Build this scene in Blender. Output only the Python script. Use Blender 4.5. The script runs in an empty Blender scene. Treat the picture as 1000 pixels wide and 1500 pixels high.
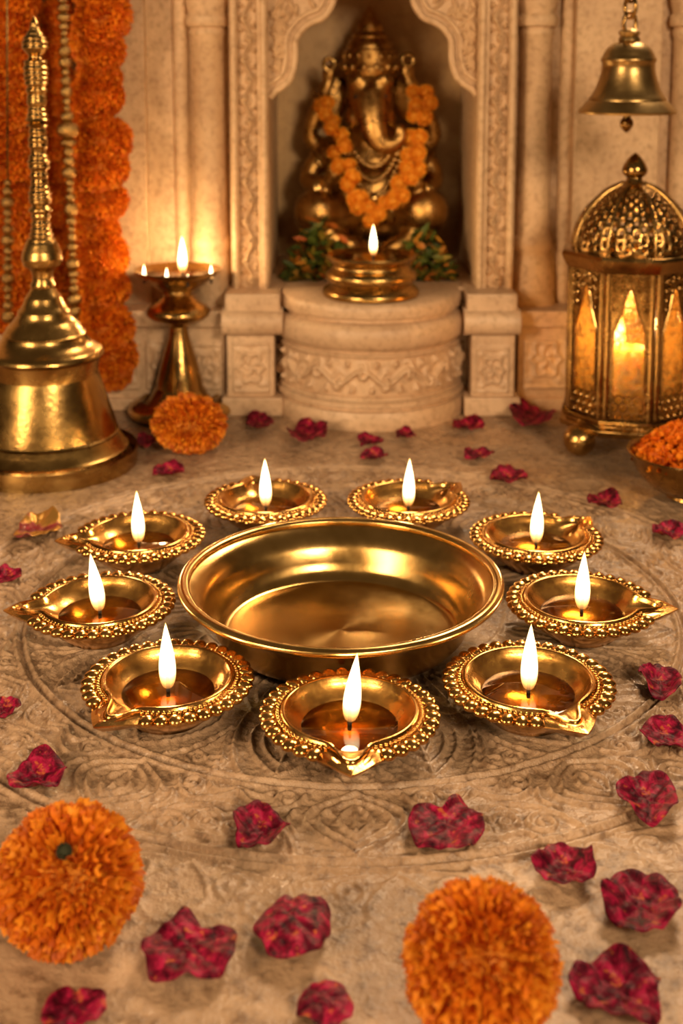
import bpy, bmesh, math, random
import numpy as np
from mathutils import Vector, Matrix, Euler, Quaternion

# ------------------------------------------------------------------ camera, world, lights
S = bpy.context.scene
COL = S.collection
W, Hh = 1000, 1500
FPX = 1850.0            # focal length in pixels
HC = 0.335              # camera height over the marble
TH = math.radians(8.0)  # pitch
YC = 72 + FPX * math.tan(TH)   # row of the optical axis (shift lens)

cd = bpy.data.cameras.new('camera'); cam = bpy.data.objects.new('camera', cd); COL.objects.link(cam)
cam.location = (0, 0, HC); cam.rotation_euler = (math.pi / 2 - TH, 0, 0)
cd.sensor_fit = 'VERTICAL'; cd.sensor_height = 24; cd.sensor_width = 16
cd.lens = FPX / Hh * 24
cd.shift_y = -(750 - YC) / Hh
cd.clip_start = 0.02; cd.clip_end = 30
cd.dof.use_dof = True; cd.dof.focus_distance = 0.66
cd.dof.aperture_fstop = cd.lens / 1000 / 0.0046
S.camera = cam

S.view_settings.view_transform = 'Standard'; S.view_settings.look = 'None'
S.view_settings.exposure = 0.0; S.view_settings.gamma = 1.0
S.view_settings.use_curve_mapping = False
S.cycles.sample_clamp_indirect = 4.0
S.cycles.sample_clamp_direct = 0.0
S.cycles.max_bounces = 10; S.cycles.transparent_max_bounces = 16
S.cycles.caustics_reflective = False; S.cycles.caustics_refractive = False

world = bpy.data.worlds.new('world'); S.world = world; world.use_nodes = True
wn = world.node_tree; wn.nodes.clear()
wo = wn.nodes.new('ShaderNodeOutputWorld'); wb = wn.nodes.new('ShaderNodeBackground')
wt = wn.nodes.new('ShaderNodeTexCoord'); ws = wn.nodes.new('ShaderNodeSeparateXYZ'); wr = wn.nodes.new('ShaderNodeValToRGB')
wn.links.new(wt.outputs['Generated'], ws.inputs[0]); wn.links.new(ws.outputs['Z'], wr.inputs[0])
wr.color_ramp.elements[0].color = (0.10, 0.05, 0.02, 1); wr.color_ramp.elements[0].position = 0.0
wr.color_ramp.elements[1].color = (0.50, 0.33, 0.18, 1); wr.color_ramp.elements[1].position = 0.8
wn.links.new(wr.outputs[0], wb.inputs[0]); wb.inputs[1].default_value = 0.22
wn.links.new(wb.outputs[0], wo.inputs[0])

def area(name, loc, target, size, power, col, sy=None):
    l = bpy.data.lights.new(name, 'AREA'); l.energy = power; l.color = col
    l.size = size
    if sy: l.shape = 'RECTANGLE'; l.size_y = sy
    o = bpy.data.objects.new(name, l); COL.objects.link(o); o.location = loc
    o.rotation_euler = (Vector(target) - Vector(loc)).to_track_quat('-Z', 'Y').to_euler()
    return o
area('front_right_fill', (0.65, -0.70, 0.85), (0.0, 1.2, 0.2), 0.32, 21.0, (1.0, 0.72, 0.44))  # added unseen area light at front right, brightens wall and niche; no doorway
area('front_left_fill', (-0.95, -0.25, 0.55), (0.05, 1.1, 0.15), 0.35, 17.0, (1.0, 0.69, 0.40), 0.6)  # added unseen area light from the left, reaching into the niche; no window
area('back_key_light', (0.40, 1.42, 0.92), (0.0, 0.55, 0.0), 0.30, 12.5, (1.0, 0.71, 0.44))  # added area light above the wall: sheen on the carving, shadows towards the viewer

# ------------------------------------------------------------------ pixel -> place helpers
def ray(px, py):
    x = (px - 500) / FPX; u = -(py - YC) / FPX
    c, s = math.cos(TH), math.sin(TH)
    return Vector((x, c + u * s, -s + u * c))
def at_z(px, py, z=0.0):
    d = ray(px, py); return Vector((0, 0, HC)) + d * ((z - HC) / d.z)
def at_y(px, py, Y):
    d = ray(px, py); return Vector((0, 0, HC)) + d * (Y / d.y)
def mpp(Y, z):                       # metres per pixel at a place
    return (Y * math.cos(TH) + (HC - z) * math.sin(TH)) / FPX
def zrow(py, Y): return at_y(500, py, Y).z

# ------------------------------------------------------------------ mesh helpers
class MB:
    def __init__(s): s.v = []; s.f = []
    def add(s, vs, fs):
        n = len(s.v); s.v.extend([tuple(v) for v in vs]); s.f.extend([tuple(i + n for i in f) for f in fs]); return n
    def box(s, a, b):
        x0, y0, z0 = a; x1, y1, z1 = b
        s.add([(x0,y0,z0),(x1,y0,z0),(x1,y1,z0),(x0,y1,z0),(x0,y0,z1),(x1,y0,z1),(x1,y1,z1),(x0,y1,z1)],
              [(0,3,2,1),(4,5,6,7),(0,1,5,4),(1,2,6,5),(2,3,7,6),(3,0,4,7)])
    def lathe(s, prof, seg=64, c=(0,0,0), a0=0.0, a1=2*math.pi, fn=None, off=0.0):
        """prof: list of (r, z); closed loop when full turn"""
        full = abs(a1 - a0 - 2*math.pi) < 1e-6
        n = seg if full else seg + 1
        vs = []
        for (r, z) in prof:
            for i in range(n):
                a = a0 + off + (a1 - a0) * i / seg
                rr, zz = (r, z) if fn is None else fn(r, z, a)
                vs.append((c[0] + rr*math.cos(a), c[1] + rr*math.sin(a), c[2] + zz))
        fs = []
        for j in range(len(prof) - 1):
            for i in range(seg):
                i2 = (i + 1) % n
                fs.append((j*n+i, j*n+i2, (j+1)*n+i2, (j+1)*n+i))
        s.add(vs, fs)
    def tube(s, pts, rad, seg=10, closed=False, cap=True):
        pts = [Vector(p) for p in pts]; n = len(pts)
        rs = rad if isinstance(rad, (list, tuple)) else [rad]*n
        vs = []; up = None
        for i, p in enumerate(pts):
            t = (pts[(i+1) % n] - pts[i-1]) if closed else (pts[min(i+1, n-1)] - pts[max(i-1, 0)])
            t.normalize()
            if up is None:
                up = Vector((0,0,1)) if abs(t.z) < .9 else Vector((1,0,0))
            up = (up - t*up.dot(t)).normalized(); b = t.cross(up)
            for k in range(seg):
                a = 2*math.pi*k/seg
                vs.append(p + (up*math.cos(a) + b*math.sin(a))*rs[i])
        fs = []
        for i in range(n if closed else n-1):
            j = (i+1) % n
            for k in range(seg):
                k2 = (k+1) % seg
                fs.append((i*seg+k, i*seg+k2, j*seg+k2, j*seg+k))
        if not closed and cap:
            fs.append(tuple(range(seg))[::-1]); fs.append(tuple((n-1)*seg+k for k in range(seg)))
        s.add(vs, fs)
    def ell(s, c, r, seg=16, rings=10, rot=None):
        c = Vector(c); vs = []; fs = []
        M = rot if rot is not None else Matrix.Identity(3)
        for j in range(rings+1):
            t = math.pi*j/rings
            for i in range(seg):
                a = 2*math.pi*i/seg
                vs.append(c + M @ Vector((r[0]*math.sin(t)*math.cos(a), r[1]*math.sin(t)*math.sin(a), r[2]*math.cos(t))))
        for j in range(rings):
            for i in range(seg):
                i2 = (i+1) % seg
                fs.append((j*seg+i, (j+1)*seg+i, (j+1)*seg+i2, j*seg+i2))
        s.add(vs, fs)
    def prism(s, poly, y0, y1):
        """poly in (x,z), extruded along y"""
        n = len(poly)
        s.add([(x, y0, z) for x, z in poly] + [(x, y1, z) for x, z in poly],
              [tuple(range(n)), tuple(range(2*n-1, n-1, -1))] + [(i, i+n, (i+1) % n + n, (i+1) % n) for i in range(n)])
    def mesh(s, name, smooth=True, sharp=40):
        me = bpy.data.meshes.new(name); me.from_pydata(s.v, [], s.f)
        bm = bmesh.new(); bm.from_mesh(me)
        bmesh.ops.remove_doubles(bm, verts=bm.verts, dist=1e-7)
        bmesh.ops.dissolve_degenerate(bm, edges=bm.edges, dist=1e-8)
        bmesh.ops.recalc_face_normals(bm, faces=bm.faces)
        bm.to_mesh(me); bm.free()
        if smooth:
            me.polygons.foreach_set('use_smooth', [True]*len(me.polygons))
            me.set_sharp_from_angle(angle=math.radians(sharp))
        return me
    def obj(s, name, mat, parent=None, smooth=True, sharp=40, bevel=0):
        return link(name, s.mesh(name, smooth, sharp), mat, parent, bevel)

def link(name, me, mat, parent=None, bevel=0):
    o = bpy.data.objects.new(name, me); COL.objects.link(o)
    if mat is not None and not me.materials: me.materials.append(mat)
    if parent is not None: o.parent = parent
    if bevel:
        b = o.modifiers.new('bevel', 'BEVEL'); b.width = bevel; b.segments = 3; b.limit_method = 'ANGLE'
        b.angle_limit = math.radians(50)
    return o
def tag(o, label, cat, group=None, kind=None):
    o['label'] = label; o['category'] = cat
    if group: o['group'] = group
    if kind: o['kind'] = kind
    return o
def thing(name, label, cat, loc=(0,0,0), rz=0.0, group=None):
    o = bpy.data.objects.new(name, None); COL.objects.link(o); o.empty_display_size = .01
    o.location = loc; o.rotation_euler = (0, 0, rz)
    return tag(o, label, cat, group)
def copy_tree(o, parent=None):
    c = o.copy(); COL.objects.link(c)
    if parent is not None: c.parent = parent
    for ch in list(o.children): copy_tree(ch, c)
    return c
def struct(o):
    o['kind'] = 'structure'; return o

# ------------------------------------------------------------------ material helpers
class NT:
    def __init__(s, name):
        s.m = bpy.data.materials.new(name); s.m.use_nodes = True; s.t = s.m.node_tree; s.t.nodes.clear()
        s.out = s.n('ShaderNodeOutputMaterial')
    def n(s, typ, **kw):
        nd = s.t.nodes.new(typ)
        for k, v in kw.items():
            if k.startswith('i_'):
                key = k[2:]; key = int(key) if key.isdigit() else key.replace('_', ' ')
                nd.inputs[key].default_value = v
            else: setattr(nd, k, v)
        return nd
    def l(s, a, b): s.t.links.new(a, b)
    def coord(s, scale=1.0):
        tc = s.n('ShaderNodeTexCoord'); mp = s.n('ShaderNodeMapping')
        s.l(tc.outputs['Object'], mp.inputs[0])
        mp.inputs['Scale'].default_value = (scale,)*3 if not isinstance(scale, tuple) else scale
        return mp.outputs[0]
    def noise(s, co, scale, detail=4, rough=.55, dist=0.0):
        nd = s.n('ShaderNodeTexNoise'); nd.inputs['Scale'].default_value = scale
        nd.inputs['Detail'].default_value = detail; nd.inputs['Roughness'].default_value = rough
        nd.inputs['Distortion'].default_value = dist
        s.l(co, nd.inputs['Vector']); return nd.outputs['Fac']
    def ramp(s, fac, stops):
        r = s.n('ShaderNodeValToRGB'); e = r.color_ramp.elements
        while len(e) < len(stops): e.new(.5)
        for k, (p, c) in enumerate(stops):
            e[k].position = p; e[k].color = (*c, 1) if len(c) == 3 else c
        s.l(fac, r.inputs[0]); return r.outputs[0]
    def mix(s, f, a, b, blend='MIX'):
        m = s.n('ShaderNodeMix', data_type='RGBA', blend_type=blend)
        for sock, v in ((m.inputs[0], f), (m.inputs[6], a), (m.inputs[7], b)):
            if hasattr(v, 'is_linked'): s.l(v, sock)
            else: sock.default_value = (*v, 1) if isinstance(v, tuple) and len(v) == 3 else v
        return m.outputs[2]
    def math(s, op, a, b=None):
        m = s.n('ShaderNodeMath', operation=op)
        for i, v in enumerate((a, b)):
            if v is None: continue
            if hasattr(v, 'is_linked'): s.l(v, m.inputs[i])
            else: m.inputs[i].default_value = v
        return m.outputs[0]
    def bump(s, h, strength, dist, prev=None):
        b = s.n('ShaderNodeBump'); b.inputs['Strength'].default_value = strength; b.inputs['Distance'].default_value = dist
        s.l(h, b.inputs['Height'])
        if prev is not None: s.l(prev, b.inputs['Normal'])
        return b.outputs[0]
    def bsdf(s, col, rough, metal=0.0, normal=None, spec=.5, **kw):
        p = s.n('ShaderNodeBsdfPrincipled')
        for key, v in (('Base Color', col), ('Roughness', rough), ('Metallic', metal), ('Specular IOR Level', spec)):
            if hasattr(v, 'is_linked'): s.l(v, p.inputs[key])
            else: p.inputs[key].default_value = (*v, 1) if isinstance(v, tuple) else v
        if normal is not None: s.l(normal, p.inputs['Normal'])
        for k, v in kw.items(): p.inputs[k.replace('_', ' ')].default_value = v
        s.l(p.outputs[0], s.out.inputs[0]); return p

def brass(name, light=(0.86, 0.56, 0.20), dark=(0.55, 0.31, 0.09), r0=.16, r1=.34, bump=.12, scale=60, patina=.35, aniso=0.0):
    t = NT(name); co = t.coord()
    n1 = t.noise(co, scale, 5, .6); n2 = t.noise(co, scale*7, 4, .6)
    f = t.ramp(n1, [(.5 - patina*.6, (1,1,1)), (.68, (0,0,0))])
    col = t.mix(f, light, dark)
    rg = t.n('ShaderNodeMapRange'); t.l(n1, rg.inputs[0])
    rg.inputs[1].default_value = .3; rg.inputs[2].default_value = .7; rg.inputs[3].default_value = r0; rg.inputs[4].default_value = r1
    nm = t.bump(n2, bump, .0006)
    nm = t.bump(n1, bump, .002, nm)
    p = t.bsdf(col, rg.outputs[0], 1.0, nm)
    if aniso:
        tg = t.n('ShaderNodeTangent', direction_type='RADIAL', axis='Z'); t.l(tg.outputs[0], p.inputs['Tangent'])
        p.inputs['Anisotropic'].default_value = aniso
    return t.m

def marble(name, base, dark, vein, scale=14, rough=(.34, .6), bump=.35, speck=.35):
    t = NT(name); co = t.coord()
    n1 = t.noise(co, scale, 6, .6, .4); n2 = t.noise(co, scale*9, 5, .65); n3 = t.noise(co, scale*30, 3, .6)
    c1 = t.mix(t.ramp(n1, [(.35, (0,0,0)), (.68, (1,1,1))]), base, dark)
    c2 = t.mix(t.math('MULTIPLY', t.ramp(n2, [(.48, (0,0,0)), (.66, (1,1,1))]), speck), c1, vein)
    rg = t.n('ShaderNodeMapRange'); t.l(n2, rg.inputs[0])
    rg.inputs[1].default_value = .3; rg.inputs[2].default_value = .7; rg.inputs[3].default_value = rough[0]; rg.inputs[4].default_value = rough[1]
    nm = t.bump(n2, bump, .002); nm = t.bump(n3, bump*.8, .0006, nm)
    t.bsdf(c2, rg.outputs[0], 0, nm)
    return t.m

M = {}
M['diya'] = brass('polished_brass', (0.79, 0.455, 0.14), (0.58, 0.30, 0.08), .15, .28, .10, 70, .25)
M['bowl'] = brass('bowl_brass', (0.78, 0.51, 0.19), (0.56, 0.34, 0.10), .16, .28, .05, 30, .25, .75)
M['bell'] = brass('aged_brass', (0.52, 0.325, 0.105), (0.24, 0.13, 0.038), .17, .32, .3, 28, .5, .4)
M['bronze'] = brass('bronze', (0.50, 0.34, 0.14), (0.30, 0.18, 0.06), .28, .44, .25, 30, .5)
M['antique'] = brass('antique_brass', (0.46, 0.27, 0.085), (0.15, 0.08, 0.024), .15, .32, .25, 60, .5)
M['statue'] = brass('statue_brass', (0.56, 0.32, 0.095), (0.14, 0.07, 0.02), .20, .42, .6, 70, .6)
M['wall'] = marble('carved_sandstone', (0.68, 0.46, 0.26), (0.52, 0.33, 0.18), (0.30, 0.17, 0.08), 18, (.32, .55), .8, .55)
M['niche'] = marble('niche_stone', (0.56, 0.36, 0.16), (0.42, 0.26, 0.11), (0.26, 0.15, 0.06), 10)
M['floor'] = marble('floor_marble', (0.51, 0.345, 0.215), (0.35, 0.225, 0.132), (0.14, 0.075, 0.036), 16, (.16, .36), .85, .75)
M['pedestal'] = marble('pedestal_marble', (0.66, 0.46, 0.29), (0.50, 0.33, 0.20), (0.27, 0.16, 0.085), 18, (.28, .5), .45, .45)

def mat_flame():
    t = NT('flame'); tc = t.n('ShaderNodeTexCoord'); sp = t.n('ShaderNodeSeparateXYZ'); t.l(tc.outputs['Generated'], sp.inputs[0])
    col = t.ramp(sp.outputs['Z'], [(0.0, (0.85, .22, .02)), (.18, (1, .55, .16)), (.45, (1, .82, .48)), (.8, (1, .78, .40)), (1, (1, .55, .14))])
    st = t.ramp(sp.outputs['Z'], [(0.0, (.05,)*3), (.12, (.22,)*3), (.30, (.85,)*3), (.7, (1,)*3), (1, (.7,)*3)])
    lw = t.n('ShaderNodeLayerWeight'); lw.inputs[0].default_value = .5
    k = t.math('SUBTRACT', 1.0, lw.outputs['Facing'])
    k = t.math('POWER', k, .7)
    e = t.n('ShaderNodeEmission'); t.l(col, e.inputs[0])
    t.l(t.math('MULTIPLY', t.math('MULTIPLY', st, k), 6.0), e.inputs[1])
    tr = t.n('ShaderNodeBsdfTransparent'); ad = t.n('ShaderNodeAddShader')
    t.l(e.outputs[0], ad.inputs[0]); t.l(tr.outputs[0], ad.inputs[1]); t.l(ad.outputs[0], t.out.inputs[0])
    t.m.cycles.emission_sampling = 'NONE'
    return t.m
M['flame'] = mat_flame()
def mat_clear(name, tint, fres=1.45, rough=.03, gl=1.0, haze=0.0, milky=False):
    t = NT(name)
    tr = t.n('ShaderNodeBsdfTransparent'); tr.inputs[0].default_value = (*tint, 1)
    g = t.n('ShaderNodeBsdfGlossy'); g.inputs['Roughness'].default_value = rough; g.inputs[0].default_value = (gl, gl, gl, 1)
    fr = t.n('ShaderNodeFresnel'); fr.inputs[0].default_value = fres
    mx = t.n('ShaderNodeMixShader'); t.l(fr.outputs[0], mx.inputs[0]); t.l(tr.outputs[0], mx.inputs[1]); t.l(g.outputs[0], mx.inputs[2])
    last = mx.outputs[0]
    if haze:
        tl = t.n('ShaderNodeBsdfDiffuse' if milky else 'ShaderNodeBsdfTranslucent'); tl.inputs[0].default_value = (.80, .36, .05, 1) if milky else (.95, .66, .30, 1)
        co = t.coord(); nz_ = t.noise(co, 160, 3, .6)
        m2 = t.n('ShaderNodeMixShader'); m2.inputs[0].default_value = haze
        if not milky: t.l(t.math('MULTIPLY', nz_, haze*2), m2.inputs[0]); t.l(last, m2.inputs[1]); t.l(tl.outputs[0], m2.inputs[2]); last = m2.outputs[0]
    t.l(last, t.out.inputs[0]); return t.m
M['oil'] = mat_clear('lamp_oil', (0.97, 0.74, 0.36), 1.47, .02, 1.0, .50, True)
def mat_glass():
    t = NT('amber_glass'); co = t.coord(); n = t.noise(co, 120, 4, .65, 1.0)
    tint = t.ramp(n, [(.36, (.74, .44, .14)), (.5, (.96, .78, .45)), (.66, (1, .93, .78))])
    tr = t.n('ShaderNodeBsdfTransparent'); t.l(tint, tr.inputs[0])
    tl = t.n('ShaderNodeBsdfTranslucent'); tl.inputs[0].default_value = (.95, .58, .18, 1)
    g = t.n('ShaderNodeBsdfGlossy'); g.inputs['Roughness'].default_value = .1; t.l(t.bump(n, .5, .002), g.inputs['Normal'])
    m1 = t.n('ShaderNodeMixShader'); t.l(t.math('MULTIPLY', t.ramp(n, [(.40, (1,1,1)), (.6, (.1,.1,.1))]), .17), m1.inputs[0]); t.l(tr.outputs[0], m1.inputs[1]); t.l(tl.outputs[0], m1.inputs[2])
    m2 = t.n('ShaderNodeMixShader'); m2.inputs[0].default_value = .07; t.l(m1.outputs[0], m2.inputs[1]); t.l(g.outputs[0], m2.inputs[2])
    t.l(m2.outputs[0], t.out.inputs[0]); return t.m
M['glass'] = mat_glass()
def simple(name, col, rough=.6, **kw):
    t = NT(name); co = t.coord(); n = t.noise(co, 300, 3)
    c = t.mix(n, tuple(x*.8 for x in col), tuple(min(1, x*1.15) for x in col))
    t.bsdf(c, rough, 0, t.bump(n, .2, .0005), **kw); return t.m
M['wick'] = simple('charred_wick', (.02, .012, .008), .9)
M['dark'] = simple('dark_inlay', (.02, .012, .006), .5)
M['green'] = simple('calyx_green', (.022, .026, .007), .8)
def mat_wax():
    t = NT('candle_wax')
    p = t.bsdf((.95, .80, .52), .45)
    p.inputs['Subsurface Weight'].default_value = .6; p.inputs['Subsurface Radius'].default_value = (.012, .009, .006); p.inputs['Subsurface Scale'].default_value = 1
    return t.m
M['wax'] = mat_wax()
def mat_petal(name, stops, trans=.3):
    t = NT(name); g = t.n('ShaderNodeNewGeometry')
    c = t.ramp(g.outputs['Random Per Island'], stops)
    p = t.bsdf(c, .55, 0, None, .3)
    tl = t.n('ShaderNodeBsdfTranslucent'); t.l(c, tl.inputs[0])
    mx = t.n('ShaderNodeMixShader'); mx.inputs[0].default_value = trans
    t.l(p.outputs[0], mx.inputs[1]); t.l(tl.outputs[0], mx.inputs[2]); t.l(mx.outputs[0], t.out.inputs[0])
    return t.m
M['marigold'] = mat_petal('marigold_petals', [(0, (.46, .085, .004)), (.5, (.72, .20, .008)), (1, (.86, .34, .02))])
M['garland'] = mat_petal('garland_petals', [(0, (.58, .11, .004)), (.5, (.76, .185, .006)), (1, (.86, .29, .013))])
M['neck'] = mat_petal('neck_garland_petals', [(0, (.72, .20, .008)), (.5, (.90, .34, .015)), (1, (.95, .48, .04))])
M['leaf'] = mat_petal('leaf_mix', [(0, (.03, .05, .008)), (.55, (.09, .12, .015)), (.7, (.30, .20, .02)), (.85, (.42, .09, .01)), (1, (.5, .32, .03))], .2)
def mat_rose():
    t = NT('rose_petal'); co = t.coord(); 
    n1 = t.noise(co, 170, 5, .65, .6); n2 = t.noise(co, 420, 4, .6)
    c = t.ramp(n1, [(.36, (.022, .001, .005)), (.50, (.13, .003, .018)), (.64, (.36, .010, .055)), (.78, (.46, .03, .10))])
    fl = t.ramp(t.noise(co, 210, 3, .6), [(.61, (0,0,0)), (.69, (1,1,1))])
    c = t.mix(t.math('MULTIPLY', fl, .55), c, (.55, .16, .03))  # golden reflections painted into the petal colour as flecks
    nm = t.bump(n1, .38, .002); nm = t.bump(n2, .3, .0007, nm)
    t.bsdf(c, .46, 0, nm, .12); return t.m
M['rose'] = mat_rose()
def mat_rose_gold():
    t = NT('gilded_petal'); co = t.coord(); n1 = t.noise(co, 110, 4, .6, .5); n2 = t.noise(co, 420, 4, .6)
    f = t.ramp(t.noise(co, 60, 3, .5), [(.46, (0,0,0)), (.54, (1,1,1))])
    c = t.mix(f, t.ramp(n1, [(.3, (.08, .003, .008)), (.7, (.36, .03, .05))]), (.62, .34, .08))
    nm = t.bump(n1, .55, .002); nm = t.bump(n2, .4, .0007, nm)
    p = t.bsdf(c, .32, 0, nm, .6); t.l(t.math('MULTIPLY', f, .8), p.inputs['Metallic']); return t.m
M['rosegold'] = mat_rose_gold()

# ------------------------------------------------------------------ floor: carved marble with a lotus mandala
rng = np.random.default_rng(7)
MC = at_z(515, 880, 0.0)      # centre of the mandala
def seg_dist(P, pts):
    d = np.full(P.shape[0], 1e9)
    for a, b in zip(pts[:-1], pts[1:]):
        a = np.array(a, float); b = np.array(b, float); ab = b - a
        t = np.clip(((P - a) @ ab) / (ab @ ab + 1e-12), 0, 1)
        d = np.minimum(d, np.hypot(*(P - a - t[:, None]*ab).T))
    return d
def smooth_pts(pts, n=4):
    """Catmull-Rom through pts"""
    out = []; p = [np.array(q, float) for q in pts]; p = [p[0]] + p + [p[-1]]
    for i in range(1, len(p)-2):
        for k in range(n):
            t = k/n
            out.append(.5*((2*p[i]) + (-p[i-1]+p[i+1])*t + (2*p[i-1]-5*p[i]+4*p[i+1]-p[i+2])*t*t + (-p[i-1]+3*p[i]-3*p[i+1]+p[i+2])*t**3))
    out.append(p[-2]); return out
def spiral(cx, cy, r, turns, a0, sgn=1, n=22):
    return [(cx + r*(1-k/n*.85)*math.cos(a0 + sgn*turns*2*math.pi*k/n), cy + r*(1-k/n*.85)*math.sin(a0 + sgn*turns*2*math.pi*k/n)) for k in range(n+1)]
def floor_height(x, y):
    dx = x - MC.x; dy = y - MC.y
    r = np.hypot(dx, dy)*1000; th = np.arctan2(dx, -dy)          # th = 0 towards the viewer
    h = np.zeros_like(r)
    def ring(rr, w, a): return a*np.exp(-((r-rr)/w)**2)
    for rr in (94, 140): h += ring(rr, 1.0, .55)
    for rr in (194.0, 199.5): h += ring(rr, 1.5, .9)
    for rr in (248.0, 254.5): h += ring(rr, 1.6, .9)
    h -= ring(196.8, 1.2, .5) + ring(251.2, 1.3, .5)
    def band(N, r0, r1, rm, curves, w, amp, off=0.0):
        nonlocal h
        sel = np.where((r > r0) & (r < r1))[0]
        sec = 2*math.pi/N
        t = (th[sel] + off + sec/2) % sec - sec/2
        a = np.abs(t)*rm
        P = np.stack([a, r[sel]], 1)
        best = np.zeros(len(sel))
        for c in curves:
            best = np.maximum(best, np.exp(-(seg_dist(P, c)/w)**2))
        h[sel] += amp*best
    # outer band: pointed medallions between leafy scrolls
    c = [smooth_pts([(0,246),(5,240),(15,232),(22,223),(20,213),(10,206),(0,201)]),
         smooth_pts([(0,239),(5,234),(12,228),(16,221),(13,214),(6,209),(0,206)]),
         smooth_pts([(0,232),(4,227),(7,221),(4,214),(0,211)]), [(0,230),(0,212)],
         smooth_pts([(24,246),(27,236),(34,226),(44,220),(58,218)]),
         smooth_pts([(24,203),(30,212),(40,216),(50,212),(58,205)]),
         spiral(37, 237, 8.5, 1.5, 3.6), spiral(52, 231, 8, 1.4, .5, -1), spiral(33, 206.5, 6, 1.3, 1.2, -1),
         smooth_pts([(44,246),(48,240),(58,241)]), smooth_pts([(41,203),(47,207),(58,203)]),
         smooth_pts([(26,230),(30,222),(27,214)]), smooth_pts([(45,226),(52,222),(58,225)])]
    band(12, 198, 250, 222, c, 1.15, .95)
    # inner band: lotus petals with veins
    c = [smooth_pts([(0,190),(8,182),(17,170),(22,156),(20,145),(16,141)]),
         smooth_pts([(0,181),(7,174),(13,164),(15,154),(12,145)]),
         smooth_pts([(0,172),(5,164),(7,155),(5,147),(0,143)]), [(0,188),(0,146)],
         smooth_pts([(33,142),(31,156),(26,172),(20,184),(14,192)]), smooth_pts([(33,160),(30,174),(25,186)]),
         spiral(29, 186, 5.5, 1.3, 2.0)]
    band(16, 139, 196, 168, c, 1.05, .8, math.pi/16)
    c = [smooth_pts([(0,136),(7,128),(13,116),(14,104),(10,96)]), smooth_pts([(0,128),(5,120),(8,110),(6,100)]), [(0,126),(0,98)]]
    band(16, 93, 141, 118, c, 1.0, .7)
    # outside the rings: loose scroll carving that dies out
    sel = np.where((r > 255) & (r < 330))[0]
    t = (th[sel]*9.3/math.pi*1.0 + .3) % 1.0 - .5
    P = np.stack([np.abs(t)*90, r[sel]], 1); best = np.zeros(len(sel))
    for cc in (spiral(22, 268, 9, 1.4, 1.0), spiral(36, 280, 8, 1.3, 4.0, -1), smooth_pts([(0,258),(8,266),(14,278),(8,290),(0,296)]),
               smooth_pts([(14,258),(26,260),(40,264)]), smooth_pts([(14,286),(26,292),(40,294)])):
        best = np.maximum(best, np.exp(-(seg_dist(P, cc)/1.3)**2))
    h[sel] += .5*best*np.clip((318 - r[sel])/55, 0, 1)
    # hand-chiselled texture in the carved zone
    k = np.exp(-((r-200)/75)**2)
    h += k*.16*np.sin(r*1.05 + 2.2*np.sin(th*31) + 1.5*np.sin(th*57+r*.11))*np.sin(th*44 + r*.12)
    h += k*.10*np.sin(x*2300 + 2*np.sin(y*900))*np.sin(y*2100 + 2*np.sin(x*1100))
    return h*2.1/1000
def build_floor():
    # angular samples: dense on the side towards the viewer
    a1 = np.linspace(-1.75, 1.75, 1150, endpoint=False); a2 = np.linspace(1.75, 2*math.pi-1.75, 420, endpoint=False)
    A = np.concatenate([a1, a2]); nA = len(A)
    R = np.concatenate([[.0001, .03, .06], np.arange(.088, .190, .00085), np.arange(.190, .262, .00062), np.arange(.262, .335, .0011),
                        [.34, .36, .40, .5, .7, 1.0, 1.6, 2.6]])
    nR = len(R)
    rr, aa = np.meshgrid(R, A, indexing='ij')
    x = (MC.x + rr*np.sin(aa)).ravel(); y = (MC.y - rr*np.cos(aa)).ravel()
    z = floor_height(x, y)
    z = z - .0020                                   # ridge tops stay at the resting height of the things
    co = np.stack([x, y, z], 1).astype(np.float32)
    i = np.arange(nR-1)[:, None]*nA; j = np.arange(nA)[None, :]; j2 = (j+1) % nA
    q = np.stack([i+j, i+nA+j, i+nA+j2, i+j2], -1).reshape(-1, 4).astype(np.int32)
    me = bpy.data.meshes.new('floor')
    me.vertices.add(len(co)); me.vertices.foreach_set('co', co.ravel())
    me.loops.add(q.size); me.loops.foreach_set('vertex_index', q.ravel())
    me.polygons.add(len(q)); me.polygons.foreach_set('loop_start', np.arange(0, q.size, 4, dtype=np.int32))
    me.update(calc_edges=True); me.validate()
    me.polygons.foreach_set('use_smooth', [True]*len(me.polygons))
    if me.polygons[0].normal.z < 0: me.flip_normals()
    return struct(link('floor', me, M['floor']))
build_floor()

# ------------------------------------------------------------------ shrine
YB = at_z(370, 607).y           # front of the plinth blocks
YP = YB + .035                  # front of the pilasters
YW = YP + .030                  # wall plane
YN = YW + .175                  # back of the niche
ZT = .46                        # top of everything, out of the frame
def xat(px, Y, py=300): return at_y(px, py, Y).x
def relief(mb, x0, x1, z0, z1, y, fn, nx, nz, depth):
    """displaced panel facing -y; fn(u in -1..1, v in half-widths) -> 0..1"""
    vs = []; hw = (x1-x0)/2
    for j in range(nz+1):
        for i in range(nx+1):
            u = -1 + 2*i/nx; zz = z0 + (z1-z0)*j/nz; v = (zz-z0)/hw
            e = min(1.0, (1-abs(u))*6, j*.5, (nz-j)*.5)
            vs.append((x0 + (x1-x0)*i/nx, y - depth*fn(u, v)*max(0, e), zz))
    n = nx+1
    mb.add(vs, [(j*n+i, j*n+i+1, (j+1)*n+i+1, (j+1)*n+i) for j in range(nz) for i in range(nx)])
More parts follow.
